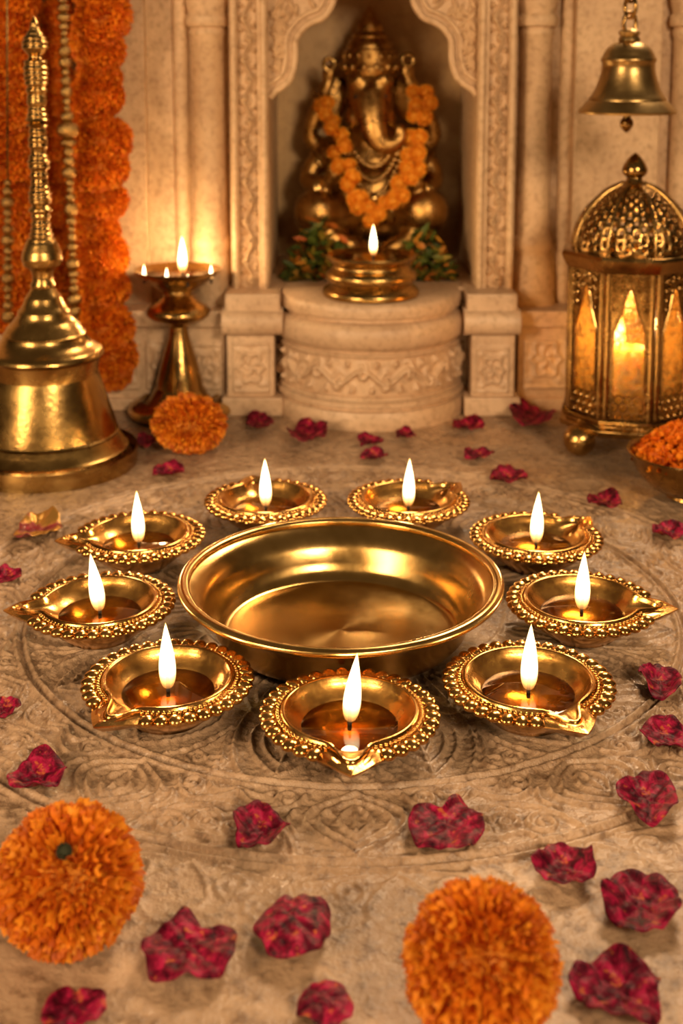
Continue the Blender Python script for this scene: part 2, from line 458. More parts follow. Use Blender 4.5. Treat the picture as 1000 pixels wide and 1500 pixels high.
def scroll(u, v):
    p = 2.2; k = math.floor(v/p); vv = v - (k+.5)*p; s = 1 if k % 2 else -1
    c = .38*math.sin(v*math.pi/p)
    h = math.exp(-((u-c)/.13)**2)*.8
    d = math.hypot(u + s*.30, vv); a = math.atan2(vv, u + s*.30)
    h = max(h, (.5+.5*math.cos(7*d*1.3 - s*a))*math.exp(-(d/.55)**4))
    d2 = math.hypot(u - s*.72, vv+.9); h = max(h, .8*math.exp(-(d2/.22)**2)); d3 = math.hypot(u - s*.75, vv-.9); h = max(h, .7*math.exp(-(d3/.2)**2))
    return h
def rosette(u, v):
    # v measured in half-widths from the bottom, panel about 2.9 half-widths tall
    w = v - 1.45; d = math.hypot(u*1.1, w*.8); a = math.atan2(w, u)
    h = .9*math.exp(-((d-.62 - .1*math.cos(6*a))/.10)**2)
    h = max(h, (.5+.5*math.cos(5*a + 9*d))*math.exp(-(d/.45)**4))
    h = max(h, .7*math.exp(-((max(abs(u)*1.0, abs(w)/1.42) - .9)/.06)**2))
    h = max(h, .6*math.exp(-((math.hypot(abs(u)-.62, abs(w)-.95))/.22)**2))
    return h
XNL, XNR = xat(394, YW), xat(697, YW)      # niche opening
mb = MB()
mb.box((-.9, YW, -.02), (XNL, YN, ZT)); mb.box((XNR, YW, -.02), (.9, YN, ZT)); mb.box((XNL, YW, zrow(-45, YW)), (XNR, YN, ZT))
struct(mb.obj('wall_back', M['wall']))
mb = MB(); mb.box((XNL-.02, YN, 0), (XNR+.02, YN+.05, ZT)); struct(mb.obj('wall_niche', M['niche']))

def px_box(mb, x0, x1, y0, y1, Yf, Yb_, py=None):
    """box whose front face spans the rows y0..y1"""
    py = py if py is not None else (max(y0, 0)+y1)/2
    mb.box((xat(x0, Yf, py), Yf, max(0, zrow(y1, Yf)) if y1 < 605 else -.002), (xat(x1, Yf, py), Yb_, zrow(y0, Yf)))
    return xat(x0, Yf, py), xat(x1, Yf, py), zrow(y1, Yf), zrow(y0, Yf)
trim_n = [0]
def trim(mb, mat='wall', bevel=.0016, sharp=40, parent=None):
    trim_n[0] += 1
    return struct(mb.obj('trim_%d' % trim_n[0], M[mat], None, True, sharp, bevel))
# pilasters with carved bands
def pilaster(x0, x1, b0, b1):
    mb = MB(); py = 230
    xa, xb, z0 = xat(x0, YP, py), xat(x1, YP, py), zrow(432, YP)
    xc, xd = xat(b0, YP, py), xat(b1, YP, py)
    mb.box((xa, YP, z0), (xc, YW+.005, ZT)); mb.box((xd, YP, z0), (xb, YW+.005, ZT)); mb.box((xc-.001, YP+.006, z0), (xd+.001, YW+.005, ZT))
    o = trim(mb)
    mb = MB(); relief(mb, xc, xd, z0+.004, ZT-.02, YP+.0055, scroll, 20, 420, .0095)
    c = mb.obj('carved_band', M['wall'], o, True, 180)
    mb = MB()
    for xx in (xa+.004, xb-.004): mb.tube([(xx, YP, z0+.002), (xx, YP, ZT-.002)], .0032, 10)
    mb.obj('edge_bead', M['wall'], o)
pilaster(337, 393, 350, 377); pilaster(698, 755, 715, 742)
# plinth blocks under the pilasters
def plinth(x0, x1, cap0, cap1, dy=0.0):
    Y = YB + dy
    mb = MB()
    px_box(mb, cap0+4, cap1-4, 431, 457, Y+.004, YW+.01)
    px_box(mb, x0, x1, 485, 590, Y+.006, YW+.01)
    px_box(mb, cap0, cap1, 583, 612, Y-.001, YW+.01)
    o = trim(mb, 'pedestal')
    mb = MB(); xa, xb = xat(cap0, Y, 480), xat(cap1, Y, 480)
    zc, r = zrow(474, Y), .0115
    prof = [(Y+.004 - r*math.cos(t)*.8, zc + r*math.sin(t)) for t in np.linspace(-math.pi/2, math.pi/2, 12)]
    n = len(prof)
    mb.add([(xa, p[0], p[1]) for p in prof] + [(xb, p[0], p[1]) for p in prof],
           [(i, i+1, n+i+1, n+i) for i in range(n-1)] + [tuple(range(n)), tuple(range(2*n-1, n-1, -1))])
    mb.box((xa, Y+.004, zc-r), (xb, YW, zc+r))
    mb.obj('moulding', M['pedestal'], o)
    mb = MB(); relief(mb, xat(x0+7, Y, 540), xat(x1-7, Y, 540), zrow(577, Y+.006), zrow(494, Y+.006), Y+.0057, rosette, 34, 48, .0045)
    mb.obj('carved_panel', M['pedestal'], o, True, 180)
plinth(332, 402, 325, 414); plinth(690, 754, 680, 762)
# low plinths further out with carved panels
def low_plinth(x0, x1, panels, Yq):
    mb = MB(); px_box(mb, x0, x1, 470, 612, Yq, YW+.01); px_box(mb, x0-3, x1+3, 456, 480, Yq-.006, YW+.01); px_box(mb, x0-2, x1+2, 584, 613, Yq-.005, YW+.01)
    o = trim(mb, 'pedestal')
    for a, b in panels:
        mb = MB(); relief(mb, xat(a, Yq, 540), xat(b, Yq, 540), zrow(572, Yq), zrow(498, Yq), Yq-.0002, rosette, 30, 40, .004)
        mb.obj('carved_panel', M['pedestal'], o, True, 180)
low_plinth(120, 330, [(150, 205), (213, 268), (276, 326)], YB+.022); low_plinth(758, 1080, [(765, 832), (842, 909), (919, 990)], YB+.022)
# round columns
def column(cx, rows, top):
    Y = YW - .006
    mb = MB(); x = xat(cx, Y, 250)
    prof = []
    for py, hw in rows: prof.append((hw*mpp(Y, zrow(py, Y)), zrow(py, Y)))
    prof = sorted(prof, key=lambda q: q[1]); prof = prof + [(prof[-1][0], ZT)]
    mb.lathe(prof, 48, (x, Y, 0))
    o = trim(mb, 'wall', 0, 50)
    return o
colrows = lambda s, b: [(-10, b+5), (4, b+4), (14, s+5), (20, s+4), (22, b+3), (30, b+5), (38, b+3), (40, s), (46, s+3), (52, s+2), (55, s), (200, s), (342, s+1), (346, s+4), (354, b+1), (362, b+1), (368, s+1),
                        (374, s+2), (384, s+4), (398, b+2), (420, b+4), (432, b+4), (436, b+7), (452, b+7), (458, b+7)]
column(307, colrows(25, 28), 0); column(782, colrows(23, 27), 0); column(1003, colrows(23, 27), 0)
# carved capital leaves
# flat strips and mouldings on the wall
mb = MB(); mb.box((xat(168, YW-.012), YW-.012, .0), (xat(216, YW-.012), YW+.01, ZT)); trim(mb)
mb = MB(); mb.tube([(xat(268, YW), YW, .05), (xat(268, YW), YW, ZT)], .0075, 20); trim(mb, 'wall', 0)
mb = MB(); mb.box((xat(838, YW-.02), YW-.02, .0), (xat(962, YW-.02), YW+.01, ZT)); trim(mb)
mb = MB(); mb.tube([(xat(826, YW), YW-.002, .05), (xat(826, YW), YW-.002, ZT)], .007, 20); trim(mb, 'wall', 0)
# cusped arch over the niche
arch_l = [(438,-40),(434,-18),(486,-2),(480,16),(471,27),(458,33),(446,40),(436,50),(431,62),(431,80),(429,100),(424,117),(414,127),(404,134),(396,144)]
arch_l = [(470,-60),(484,-30),(488,-4),(483,12),(472,26),(459,31),(447,38),(438,48),(432,60),(432,80),(430,98),(424,116),(413,127),(402,134),(395,143)]
Ya = YP + .012
def arch(pts, xe, name_side):
    P = [(at_y(x, y, Ya).x, at_y(x, y, Ya).z) for x, y in smooth_pts(pts, 3)]
    xo = xat(xe, Ya, 100)
    n = len(P); mb = MB()
    vs = []; fs = []
    for k, yy in enumerate((Ya, Ya+.03)):
        vs += [(p[0], yy, p[1]) for p in P] + [(xo, yy, p[1]) for p in P]
    for k in range(n-1):
        fs += [(k, k+1, n+k+1, n+k), (2*n+k, 3*n+k, 3*n+k+1, 2*n+k+1), (k, 2*n+k, 2*n+k+1, k+1)]
    fs += [(0, n, 3*n, 2*n), (n-1, 2*n+n-1, 3*n+n-1, n+n-1)]
    mb.add(vs, fs)
    o = trim(mb, 'wall', 0, 30)
    # double moulding following the cusps
    for off, rad in ((.000, .0034), (.0085, .0024)):
        m2 = MB(); q = []
        for i, p in enumerate(P):
            a = P[max(0, i-1)]; b = P[min(n-1, i+1)]; t = Vector((b[0]-a[0], b[1]-a[1])).normalized()
            nn = Vector((-t.y, t.x)); nn = nn if nn.x*(xo-p[0]) > 0 or abs(nn.x) < .2 and nn.y > 0 else -nn
            q.append((p[0]+nn.x*off, Ya-.001, p[1]+nn.y*off))
        m2.tube(q, rad, 10); m2.obj('edge_moulding', M['wall'], o)
    # leaf carving on the spandrel
    m3 = MB(); rr = random.Random(3)
    for t in range(90):
        z = P[-1][1] + (P[0][1]-P[-1][1])*rr.random()
        xs = [p[0] for p in P if abs(p[1]-z) < .012] or [P[-1][0]]
        lim = (min(xs) - .010) if xo < P[0][0] else (max(xs) + .010)
        lo, hi = sorted((xo + (.005 if xo < lim else -.005), lim))
        if (xo < P[0][0] and lim < xo+.006) or (xo > P[0][0] and lim > xo-.006): continue
        x = lo + (hi-lo)*rr.random()
        m3.ell((x, Ya+.0005, z), (.0026, .0042, .0066), 8, 6, Matrix.Rotation(rr.uniform(-1.2, 1.2), 3, 'Y'))
    m3.obj('leaf_carving', M['wall'], o)
arch(arch_l, 392, 'l')
arch([(1093-x, y-(4 if y > 90 else 0)) for x, y in arch_l], 701, 'r')

# half round altar pedestal
PCX = at_y(543, 500, YB).x; PYC = at_z(543, 588).y; PR = 140*mpp(PYC, 0)
ZP = zrow(434, PYC)             # its top
PYF = PYC - PR
def zf(py): return at_y(543, py, PYF).z
ped = thing('altar_pedestal', 'half-round carved marble pedestal under the niche and its brass lamp', 'pedestal', (PCX, PYC, 0))
k = PR/140
def arcl(mb, prof, seg=72): mb.lathe(prof, seg, (0,0,0), math.pi, 2*math.pi)
ZT_P = zf(450)
mb = MB(); arcl(mb, [(139*k, -.002), (140*k, .004), (140*k, zf(614)), (138*k, zf(607)), (132*k, zf(605)), (132*k, zf(602)), (137*k, zf(600)), (137*k, zf(595)), (132*k, zf(592)), (127*k, zf(590))]); mb.obj('base_moulding', M['pedestal'], ped, True, 50)
mb = MB(); arcl(mb, [(133*k, zf(591)), (133*k, zf(586)), (128*k, zf(584)), (128*k, zf(531)), (131*k, zf(529)), (132*k, zf(524)), (127*k, zf(521)), (127*k, zf(518))]); mb.obj('drum', M['pedestal'], ped, True, 50)
mb = MB(); arcl(mb, [(127*k, zf(519)), (133*k, zf(517)), (138*k, zf(508)), (140*k, zf(498)), (139*k, zf(489)), (136*k, zf(483)), (130*k, zf(479)), (124*k, zf(478)), (124*k, zf(473)), (130*k, zf(471)), (132*k, zf(462)), (131*k, zf(455)), (127*k, ZT_P), (0, ZT_P)])
mb.obj('cap', M['pedestal'], ped, True, 50)
ZP = ZT_P
mb = MB(); nu, nv = 300, 26; vs = []
z0, z1 = zf(583), zf(530)
for j in range(nv+1):
    for i in range(nu+1):
        a = math.pi + math.pi*i/nu; w = -1 + 2*j/nv; v = a*130*k/((z1-z0)/2)
        hgt = scroll(w, v*1.7)*min(1, (1-abs(w))*5)
        rr_ = 128*k + .0075*hgt
        vs.append((rr_*math.cos(a), rr_*math.sin(a), z0 + (z1-z0)*j/nv))
mb.add(vs, [(j*(nu+1)+i, j*(nu+1)+i+1, (j+1)*(nu+1)+i+1, (j+1)*(nu+1)+i) for j in range(nv) for i in range(nu)])
mb.obj('carved_frieze', M['pedestal'], ped, True, 180)
# niche floor behind the pedestal, level with its top
mb = MB(); mb.box((XNL, PYC, 0), (XNR, YN, ZP)); struct(mb.obj('floor_niche', M['pedestal']))

# ------------------------------------------------------------------ flames
def flame_mesh():
    mb = MB(); prof = []
    for i in range(17):
        t = i/16
        r = 3.9*(math.sin(math.pi*min(1, t**.62*1.0))**.85)*(1 - .22*t) if 0 < t < 1 else 0
        prof.append((max(r, .0)*.001, 30*t*.001))
    mb.lathe(prof, 20)
    me = mb.mesh('flame', True, 180); return me
FL = flame_mesh(); FL.materials.append(M['flame'])
def wick_mesh(): 
    mb = MB(); mb.tube([(0,0,-.006), (0,0,-.001), (.0003,0,.003), (.0009,0,.006)], [.0011, .001, .0009, .0004], 8); return mb.mesh('wick')
WK = wick_mesh(); WK.materials.append(M['wick'])
def add_flame(parent, loc, s=1.0, power=.15, lean=(0,0), rad=.005, wick=True, wide=1.0):
    if wick:
        w = link('wick', WK, None, parent); w.location = loc
    f = link('flame', FL, None, parent); f.location = (loc[0], loc[1], loc[2] - .0025)
    f.scale = (s*wide, s*wide, s); f.rotation_euler = (lean[0], lean[1], 0)
    l = bpy.data.lights.new('flame_light', 'POINT'); l.energy = power; l.color = (1.0, .64, .29); l.shadow_soft_size = rad
    lo = bpy.data.objects.new('flame_light', l); COL.objects.link(lo); lo.parent = parent
    lo.location = (loc[0], loc[1], loc[2] + .017*s)
    return f

# ------------------------------------------------------------------ diyas
def diya_angles():
    a = list(np.linspace(-.6, .6, 81)) + list(np.linspace(.6, 2*math.pi-.6, 161))[1:-1]
    return a
def make_diya_meshes():
    A = diya_angles(); n = len(A)
    P = [(0,0,''),(17.5,0,''),(19.5,.7,''),(20.5,2.2,''),(22,3.2,''),(26.5,6.6,'u0'),(31,11,'u1'),(34.5,15.2,'u2'),(37,16.0,'u3'),(40.2,17.0,'f'),(41.0,17.5,'f'),(40.8,18.1,'f'),(39,18.4,'f'),
         (36.6,18.9,'f'),(35.8,19.7,'g'),(33.9,19.9,'g'),(33.4,20.2,'l'),(33.2,21.4,'l'),(32.6,22.1,'l'),(31.6,22.2,'l'),(30.9,21.7,'l'),(30.3,20.4,'l'),
         (29.9,20.0,'l'),(29.3,18.8,'w0'),(27.2,16.2,'w1'),(24.6,14.4,'w2'),(22.4,12.6,'w3'),(18.5,9,'w4'),(13,6.5,''),(7,5.5,''),(0,5.3,'')]
    def deform(r, z, g, phi):
        tri = max(0, 1-abs(phi)/.40); gs = math.exp(-(phi/.19)**2)
        if g == 'f': return r + 13*tri**1.15, z + 1.6*min(1, tri*2.2)
        if g == 'g': return r + 12*gs, z
        if g == 'l': return r + 11.5*gs, z - 1.3*gs
        if g == 'w0': return r + 10.5*gs, z - 1.0*gs
        if g == 'w1': return r + 5*gs, z + 1.0*gs
        if g == 'w2': return r + 1*gs, z
        if g == 'u3': return r + 11*tri**1.1, z - 1.5*tri
        if g == 'u2': return r + 7.5*tri, z - 1.5*tri
        if g == 'u1': return r + 3.5*tri, z
        return r, z
    mb = MB(); vs = []; fs = []
    for (r, z, g) in P:
        for a in A:
            rr, zz = deform(r, z, g, (a + math.pi) % (2*math.pi) - math.pi)
            vs.append((rr*math.cos(a)/1000, rr*math.sin(a)/1000, zz/1000))
    for j in range(len(P)-1):
        for i in range(n):
            i2 = (i+1) % n; fs.append((j*n+i, j*n+i2, (j+1)*n+i2, (j+1)*n+i))
    mb.add(vs, fs); body = mb.mesh('lamp_body', True, 50)
    mb = MB(); N = 36
    for i in range(N):
        phi = 2*math.pi*(i+.5)/N; ph = (phi+math.pi) % (2*math.pi)-math.pi
        if abs(ph) < .36: continue
        R = Matrix.Rotation(phi, 3, 'Z')
        mb.ell(R @ Vector((.0396, 0, .0190)), (.0042, .0037, .0025), 14, 8, R)
    lobes = mb.mesh('scalloped_rim', True, 180)
    mb = MB(); N = 84
    for i in range(N):
        phi = 2*math.pi*(i+.5)/N; ph = (phi+math.pi) % (2*math.pi)-math.pi
        if abs(ph) < .30: continue
        mb.ell((.0347*math.cos(phi), .0347*math.sin(phi), .0203), (.00115,)*3, 8, 6)
    beads = mb.mesh('bead_ring', True, 180)
    mb = MB(); mb.lathe([(.0238, .0132), (.0230, .0134), (0.0, .0134)], 64); oil = mb.mesh('oil', True, 180)
    for me, m in ((body, 'diya'), (lobes, 'diya'), (beads, 'diya'), (oil, 'oil')): me.materials.append(M[m])
    return body, lobes, beads, oil
DB, DL, DBE, DO = make_diya_meshes()
HR = .020
def diya(cx, cy, tipx, tipy, label, lean, s=1.0):
    c = at_z(cx, cy, HR); t = at_z(tipx, tipy, HR)
    rz = math.atan2(t.y-c.y, t.x-c.x)
    d = thing('diya_lamp', label, 'oil lamp', (c.x, c.y, 0), rz, 'lit brass diyas around the bowl')
    link('lamp_body', DB, None, d); link('scalloped_rim', DL, None, d); link('bead_ring', DBE, None, d); link('oil', DO, None, d)
    # lean given along the picture's x; undo the lamp's own turn
    add_flame(d, (0, 0, .0165), s*1.2, .085, (lean*math.sin(-rz)*-1 if False else 0, 0))
    f = [o for o in d.children if o.name.startswith('flame') and o.type == 'MESH'][0]
    f.rotation_euler = Quaternion((-math.sin(rz)*0 + math.cos(-rz+math.pi/2), math.sin(-rz+math.pi/2), 0), lean).to_euler()
    return d
diya(512, 1042, 515, 1144, 'lit brass diya nearest the camera, spout pointing straight forward', .10)
diya(246, 994, 128, 1070, 'lit brass diya in front of the bowl, leftmost there, spout pointing forward left', -.02)
diya(774, 996, 868, 1080, 'lit brass diya in front of the bowl, rightmost there, spout pointing forward right', .02)
diya(146, 882, 5, 893, 'lit brass diya left of the bowl, spout reaching the left picture edge', -.13)
diya(852, 880, 985, 890, 'lit brass diya right of the bowl, pointed spout towards the right edge', .02)
diya(203, 783, 95, 790, 'lit brass diya behind left of the bowl, just in front of the large bell', -.02)
diya(785, 784, 862, 757, 'lit brass diya behind right of the bowl, in front of the petal bowl', .03)
diya(389, 731, 365, 690, 'lit brass diya behind the bowl, left of the back pair', -.01)
diya(598, 731, 668, 708, 'lit brass diya behind the bowl, right of the back pair', .02)

# ------------------------------------------------------------------ central bowl
bc = at_z(499, 846, .035)
bowl = thing('brass_bowl', 'large empty polished brass bowl in the middle of the ring of diyas', 'bowl', (bc.x, bc.y, 0))
mb = MB()
prof = [(0,1.0),(52,1.0),(53,0),(56,0),(58,.5),(64,1.8),(69,4.6),(72.2,8.5),(74.3,14),(76,20),(79.5,26),(84,30),(88,32.2)]
mb.lathe([(r/1000, z/1000) for r, z in prof] + [(r/1000, z/1000) for r, z in [(87,33),(83,30.8),(78,26.3),(74.4,20),(72.6,14),(70.4,9),(67.8,5.4),(66,4.3),(64.5,3.9),(62,3.7),(30,3.6),(0,3.6)]], 192)
mb.obj('bowl_body', M['bowl'], bowl, True, 60)
mb = MB(); mb.lathe([(86.6/1000+ .0001,.0325)] + [((89.6 + 3.4*math.cos(t))/1000, (34.2 + 2.6*math.sin(t))/1000) for t in np.linspace(math.pi*1.2, -math.pi*.75, 18)], 192)
mb.obj('rolled_rim', M['bowl'], bowl, True, 80)

# ------------------------------------------------------------------ big hand bell at the left
def lathe_rows(mb, rows, Y, seg=72, zmin=None, base=0.0):
    prof = []
    for py, hw in rows:
        z = zrow(py, Y); prof.append((hw*mpp(Y, z), z - base))
    mb.lathe(prof, seg)
BY = 1.0; bx = at_y(72, 690, BY).x
bell = thing('hand_bell', 'large brass hand bell with tall knobbed handle standing at left on the marble', 'bell', (bx, BY, 0))
zb = zrow(692, BY)
mb = MB(); rows = [(520, 80), (540, 76), (560, 77), (590, 85), (615, 95), (628, 101), (631, 104), (634, 103), (640, 107), (650, 113), (653, 117), (657, 117), (668, 123), (671, 127), (676, 127), (684, 130)]
prof = [(hw*mpp(BY, .1), zrow(py, BY)) for py, hw in rows]
prof += [(.0720, .012), (.0726, .006), (.0722, .001), (.070, 0), (.060, 0), (.056, .03), (.042, .075), (.038, .09)]
mb.lathe(prof, 96); mb.obj('bell_body', M['bell'], bell, True, 50)
mb = MB(); lathe_rows(mb, [(392, 14), (396, 17), (402, 15), (410, 15), (416, 18), (419, 18), (421, 17), (430, 23), (434, 26), (436, 27), (440, 28), (450, 33), (454, 37), (457, 38), (460, 38), (470, 46), (478, 54), (484, 57), (487, 60), (491, 60), (500, 66), (506, 72), (509, 79), (513, 84), (518, 85), (522, 82), (524, 78)], BY, 96)
mb.obj('shoulder', M['bell'], bell, True, 40)
hrow = [(24, 1), (28, 3), (34, 6), (40, 7), (46, 10), (56, 17), (66, 20), (74, 18), (79, 12), (82, 10), (85, 11), (89, 16), (98, 18), (110, 18), (122, 17), (128, 14), (131, 15), (135, 16), (139, 13), (144, 14), (148, 16), (152, 14),
        (158, 13), (168, 15), (176, 17), (180, 13), (184, 16), (188, 13), (196, 13), (208, 15), (216, 14), (222, 11), (228, 14), (236, 17), (244, 16), (252, 12), (258, 14), (264, 12), (272, 14), (284, 17), (294, 17), (300, 13), (305, 16), (309, 18), (313, 14),
        (322, 13), (334, 15), (346, 18), (356, 24), (368, 29), (378, 31), (388, 28), (394, 20), (397, 14)]
mb = MB(); fine = [(py, float(np.interp(py, [q[0] for q in hrow], [q[1] for q in hrow]))) for py in np.arange(24, 397.5, 1.0)]
lathe_rows(mb, [(py, hw*(.97 + (.055*math.sin(py*.72 + 1.5*math.sin(py*.11)) if hw > 8 and not 352 < py < 390 else 0))) for py, hw in fine], BY, 40)
mb.obj('handle', M['bell'], bell, True, 60)

# ------------------------------------------------------------------ marigold flowers
def marigold_mesh(name, R, Rz, n, pl, pw, seed, mat, flat=0.0, hole=0.0):
    """a ball of ruffled cupped petals; +z is the face of the flower"""
    rr = random.Random(seed); mb = MB()
    mb.ell((0,0,0), (R*.62, R*.62, Rz*.62), 20, 12)
    ga = math.pi*(3-math.sqrt(5))
    for i in range(n):
        zz = 1 - 2*(i+.5)/n
        if zz < -.93: continue
        rad = math.sqrt(1-zz*zz); a = ga*i + rr.uniform(-.06, .06)/max(rad, .15)
        d = Vector((rad*math.cos(a), rad*math.sin(a), zz))
        if hole and math.acos(max(-1, min(1, zz))) < hole: continue
        nrm = Vector((d.x/R, d.y/R, d.z/Rz)).normalized()
        side = Vector((-math.sin(a), math.cos(a), 0)); out = side.cross(nrm); 
        if out.z > 0: out = -out                       # away from the face axis
        out.normalize()
        tw = rr.gauss(0, .7)
        s2 = side*math.cos(tw) + out*math.sin(tw); o2 = out*math.cos(tw) - side*math.sin(tw)
        ax = (nrm + out*(.02 + .16*rr.random()) + side*rr.uniform(-.12, .12)).normalized()
        L = pl*rr.uniform(.8, 1.15); wd = pw*rr.uniform(.8, 1.2)
        tip = Vector((d.x*R, d.y*R, d.z*Rz))*rr.uniform(.93, 1.03)
        base = tip - ax*L
        vs = []
        curl = rr.uniform(.2, .6)
        for j, (t, w) in enumerate(((0, .3), (.5, .62), (.80, 1.12), (1.0, .92))):
            for k in (-1, -.4, .4, 1):
                cup = (1-abs(k)**1.5)*wd*.62
                bend = o2*(curl*L*.22*t*t)
                dent = -.07*L*(1 if abs(k) < .5 else 0)*(t == 1.0)
                vs.append(base + ax*(L*t + dent) + s2*(k*w*wd*.5) + bend - o2*cup*w*.6)
        fs = [(j*4+k, j*4+k+1, (j+1)*4+k+1, (j+1)*4+k) for j in range(3) for k in range(3)]
        mb.add(vs, fs)
    me = bpy.data.meshes.new(name); me.from_pydata(mb.v, [], mb.f); me.polygons.foreach_set('use_smooth', [True]*len(me.polygons))
    me.materials.append(M[mat]); return me
def big_flower(cx, cy, hw, hz, tilt, label, seed, n=720, hole=0.0, group=None):
    # centre of the blossom: at height hz*~.93 above the floor
    c = at_z(cx, cy, hz*.9); R = hw*mpp(c.y, c.z)
    me = marigold_mesh('petals', R, hz, n, R*.33, R*.130, seed, 'marigold', hole=hole)
    t = thing('marigold_blossom', label, 'flower', (c.x, c.y, c.z), 0, group)
    t.rotation_euler = tilt
    link('petals', me, None, t)
    if hole:
        m2 = MB(); m2.ell((0,0,hz*.76), (R*.11, R*.11, hz*.06), 14, 8)
        for q in range(10):
            a = q*.628; m2.ell((R*.08*math.cos(a), R*.08*math.sin(a), hz*.80), (R*.02, R*.02, R*.05), 6, 5)
        m2.obj('flower_center', M['green'], t)
    return t
G = 'orange marigold blossoms lying on the marble'
big_flower(100, 1287, 111, .0255, (.48, -.05, .2), 'large orange marigold with a dark green centre lying near the left edge', 1, 900, .17, G)
big_flower(705, 1412, 118, .0270, (.10, .05, 0), 'large full orange marigold lying at the bottom of the picture', 2, 950, 0, G)
big_flower(277, 620, 57, .0240, (.25, 0, .6), 'orange marigold lying at the foot of the standing oil lamp', 3, 640, 0, G)

# garland strands hanging at the left
rail_z = .475; GY = YW - .052
GV = [marigold_mesh('blossom', .0285, .0235, 420, .0105, .0050, 20+s, 'garland') for s in range(3)]
def strand(pts, label, r0, seed, Y):
    rr = random.Random(seed)
    z0 = at_y(pts[0][0], pts[0][1], Y)
    t = thing('marigold_garland', label, 'garland', (z0.x, Y, 0), 0, 'marigold strands at the left')
    for i, (px, py, s) in enumerate(pts):
        p = at_y(px, py, Y + rr.uniform(-.004, .004))
        b = link('blossom', GV[i % 3], None, t); b.location = (p.x - z0.x, p.y - Y, p.z)
        b.scale = (s, s, s); b.rotation_euler = (rr.uniform(-.7, .7), rr.uniform(-.5, .5), rr.uniform(0, 6))
    pend = at_y(pts[-1][0], pts[-1][1], Y)
    mb = MB(); mb.tube([(0, 0, rail_z-.0052)] + [(at_y(px, py, Y).x - z0.x, 0, at_y(px, py, Y).z) for px, py, s in pts], .0009, 6); mb.obj('thread', M['dark'], t)
    return t
strand([(150,-58,1.05),(147,-14,.98),(149,30,1.06),(142,68,1.0),(146,112,.78),(140,142,.96),(134,172,.72),(147,206,1.08),(142,248,1.1),(146,292,.98),(138,334,.95),(144,376,1.06),(148,420,1.0),(140,452,.85),(152,484,1.1),(160,524,1.0),(163,548,.72)],
       'thick strand of orange marigolds hanging behind the bell handle, ending above the marble', 45, 1, GY)
strand([(14,-50,1.0),(16,-6,1.0),(12,38,1.02),(8,82,1.0),(14,124,1.0),(10,166,1.0),(6,208,1.0),(12,250,1.0),(8,292,1.0),(14,334,1.0),(10,376,1.0),(8,418,1.0),(12,455,.95)],
       'strand of orange marigolds hanging along the left picture edge', 45, 2, GY+.002)
strand([(82,-48,.60),(86,-15,.60),(82,18,.60),(86,51,.60),(82,84,.60),(86,117,.60),(82,150,.60),(86,183,.60),(82,216,.60),(86,249,.60),(82,282,.60),(86,315,.60),(82,348,.60),(86,381,.60),(82,414,.60),(86,447,.60),(82,480,.60)],
       'shaded strand of orange marigolds hanging directly behind the bell handle', 45, 3, GY+.031)

# brass bead chains
BC = MB(); BC.ell((0,0,0), (1,1,1), 16, 10); BEAD = BC.mesh('bead', True, 180); BEAD.materials.append(M['bell'])
def bead_chain(x0, x1, rows, label, Y):
    p0 = at_y(x0, 0, Y)
    t = thing('bead_chain', label, 'chain', (p0.x, Y, 0), 0, 'brass bead chains at the left')
    y0 = rows[0][0]; y1 = rows[-1][0]
    for py, hw, hh in rows:
        p = at_y(x0 + (x1-x0)*(py/470), py, Y); b = link('bead', BEAD, None, t); b.location = (p.x-p0.x, 0, p.z)
        q = mpp(Y, p.z); b.scale = (hw*q, hw*q, hh*q)
    pe = at_y(x0 + (x1-x0)*(y1/470), y1, Y)
    mb = MB(); mb.tube([(0, GY-Y, rail_z), (0, (GY-Y)*.3, rail_z-.012), (at_y(x0, -40, Y).x-p0.x, 0, zrow(-40, Y)), (pe.x-p0.x, 0, pe.z)], .0009, 6); mb.obj('cord', M['bell'], t)
rows = []; y = -30
pat = [(5.5,6),(6,6),(7,7),(8,7),(9,8),(7,6),(5,5),(6,7),(8,9),(9,9),(6,6),(7,8),(8,9),(6,6),(5,5),(9,8),(15,13),(11,7),(7,7),(8,8),(10,10),(6,6),(5,5),(7,7),(9,12),(7,7),(5,5),(6,8),(7,7),(5,5),(9,10),(7,6),(5,5),(7,7),(10,10),(8,8),(6,6),(7,7),(8,9),(6,6),(7,8),(6,7),(8,9),(6,7),(6,7)]
for hw, hh in pat:
    y += hh*.93; rows.append((y, hw*1.15, hh*1.05)); y += hh*.93
    if y > 480: break
bead_chain(92, 110, rows, 'chain of brass beads hanging between bell handle and thick marigold strand', GY-.042)
rows2 = []; y = 262
for k in range(18):
    hw = (6, 8, 10, 7)[k % 4]; y += hw*.9; rows2.append((y, hw, hw)); y += hw*.9
    if y > 470: break
bead_chain(10, 12, rows2, 'short chain of brass beads at the left edge beside the bell', GY-.044)

# rail everything hangs from (above the frame)
rail = thing('hanging_rail', 'horizontal brass rail across the shrine, carrying garlands and hanging bell', 'rail', (0, GY, rail_z))
mb = MB(); mb.tube([(-.36, 0, 0), (.36, 0, 0)], .005, 14); mb.obj('rod', M['bell'], rail)
for xx in (-.34, .34):
    mb = MB(); mb.box((xx-.006, 0, -.02), (xx+.006, YW-GY+.002, .006)); mb.obj('bracket', M['bell'], rail, bevel=.001)

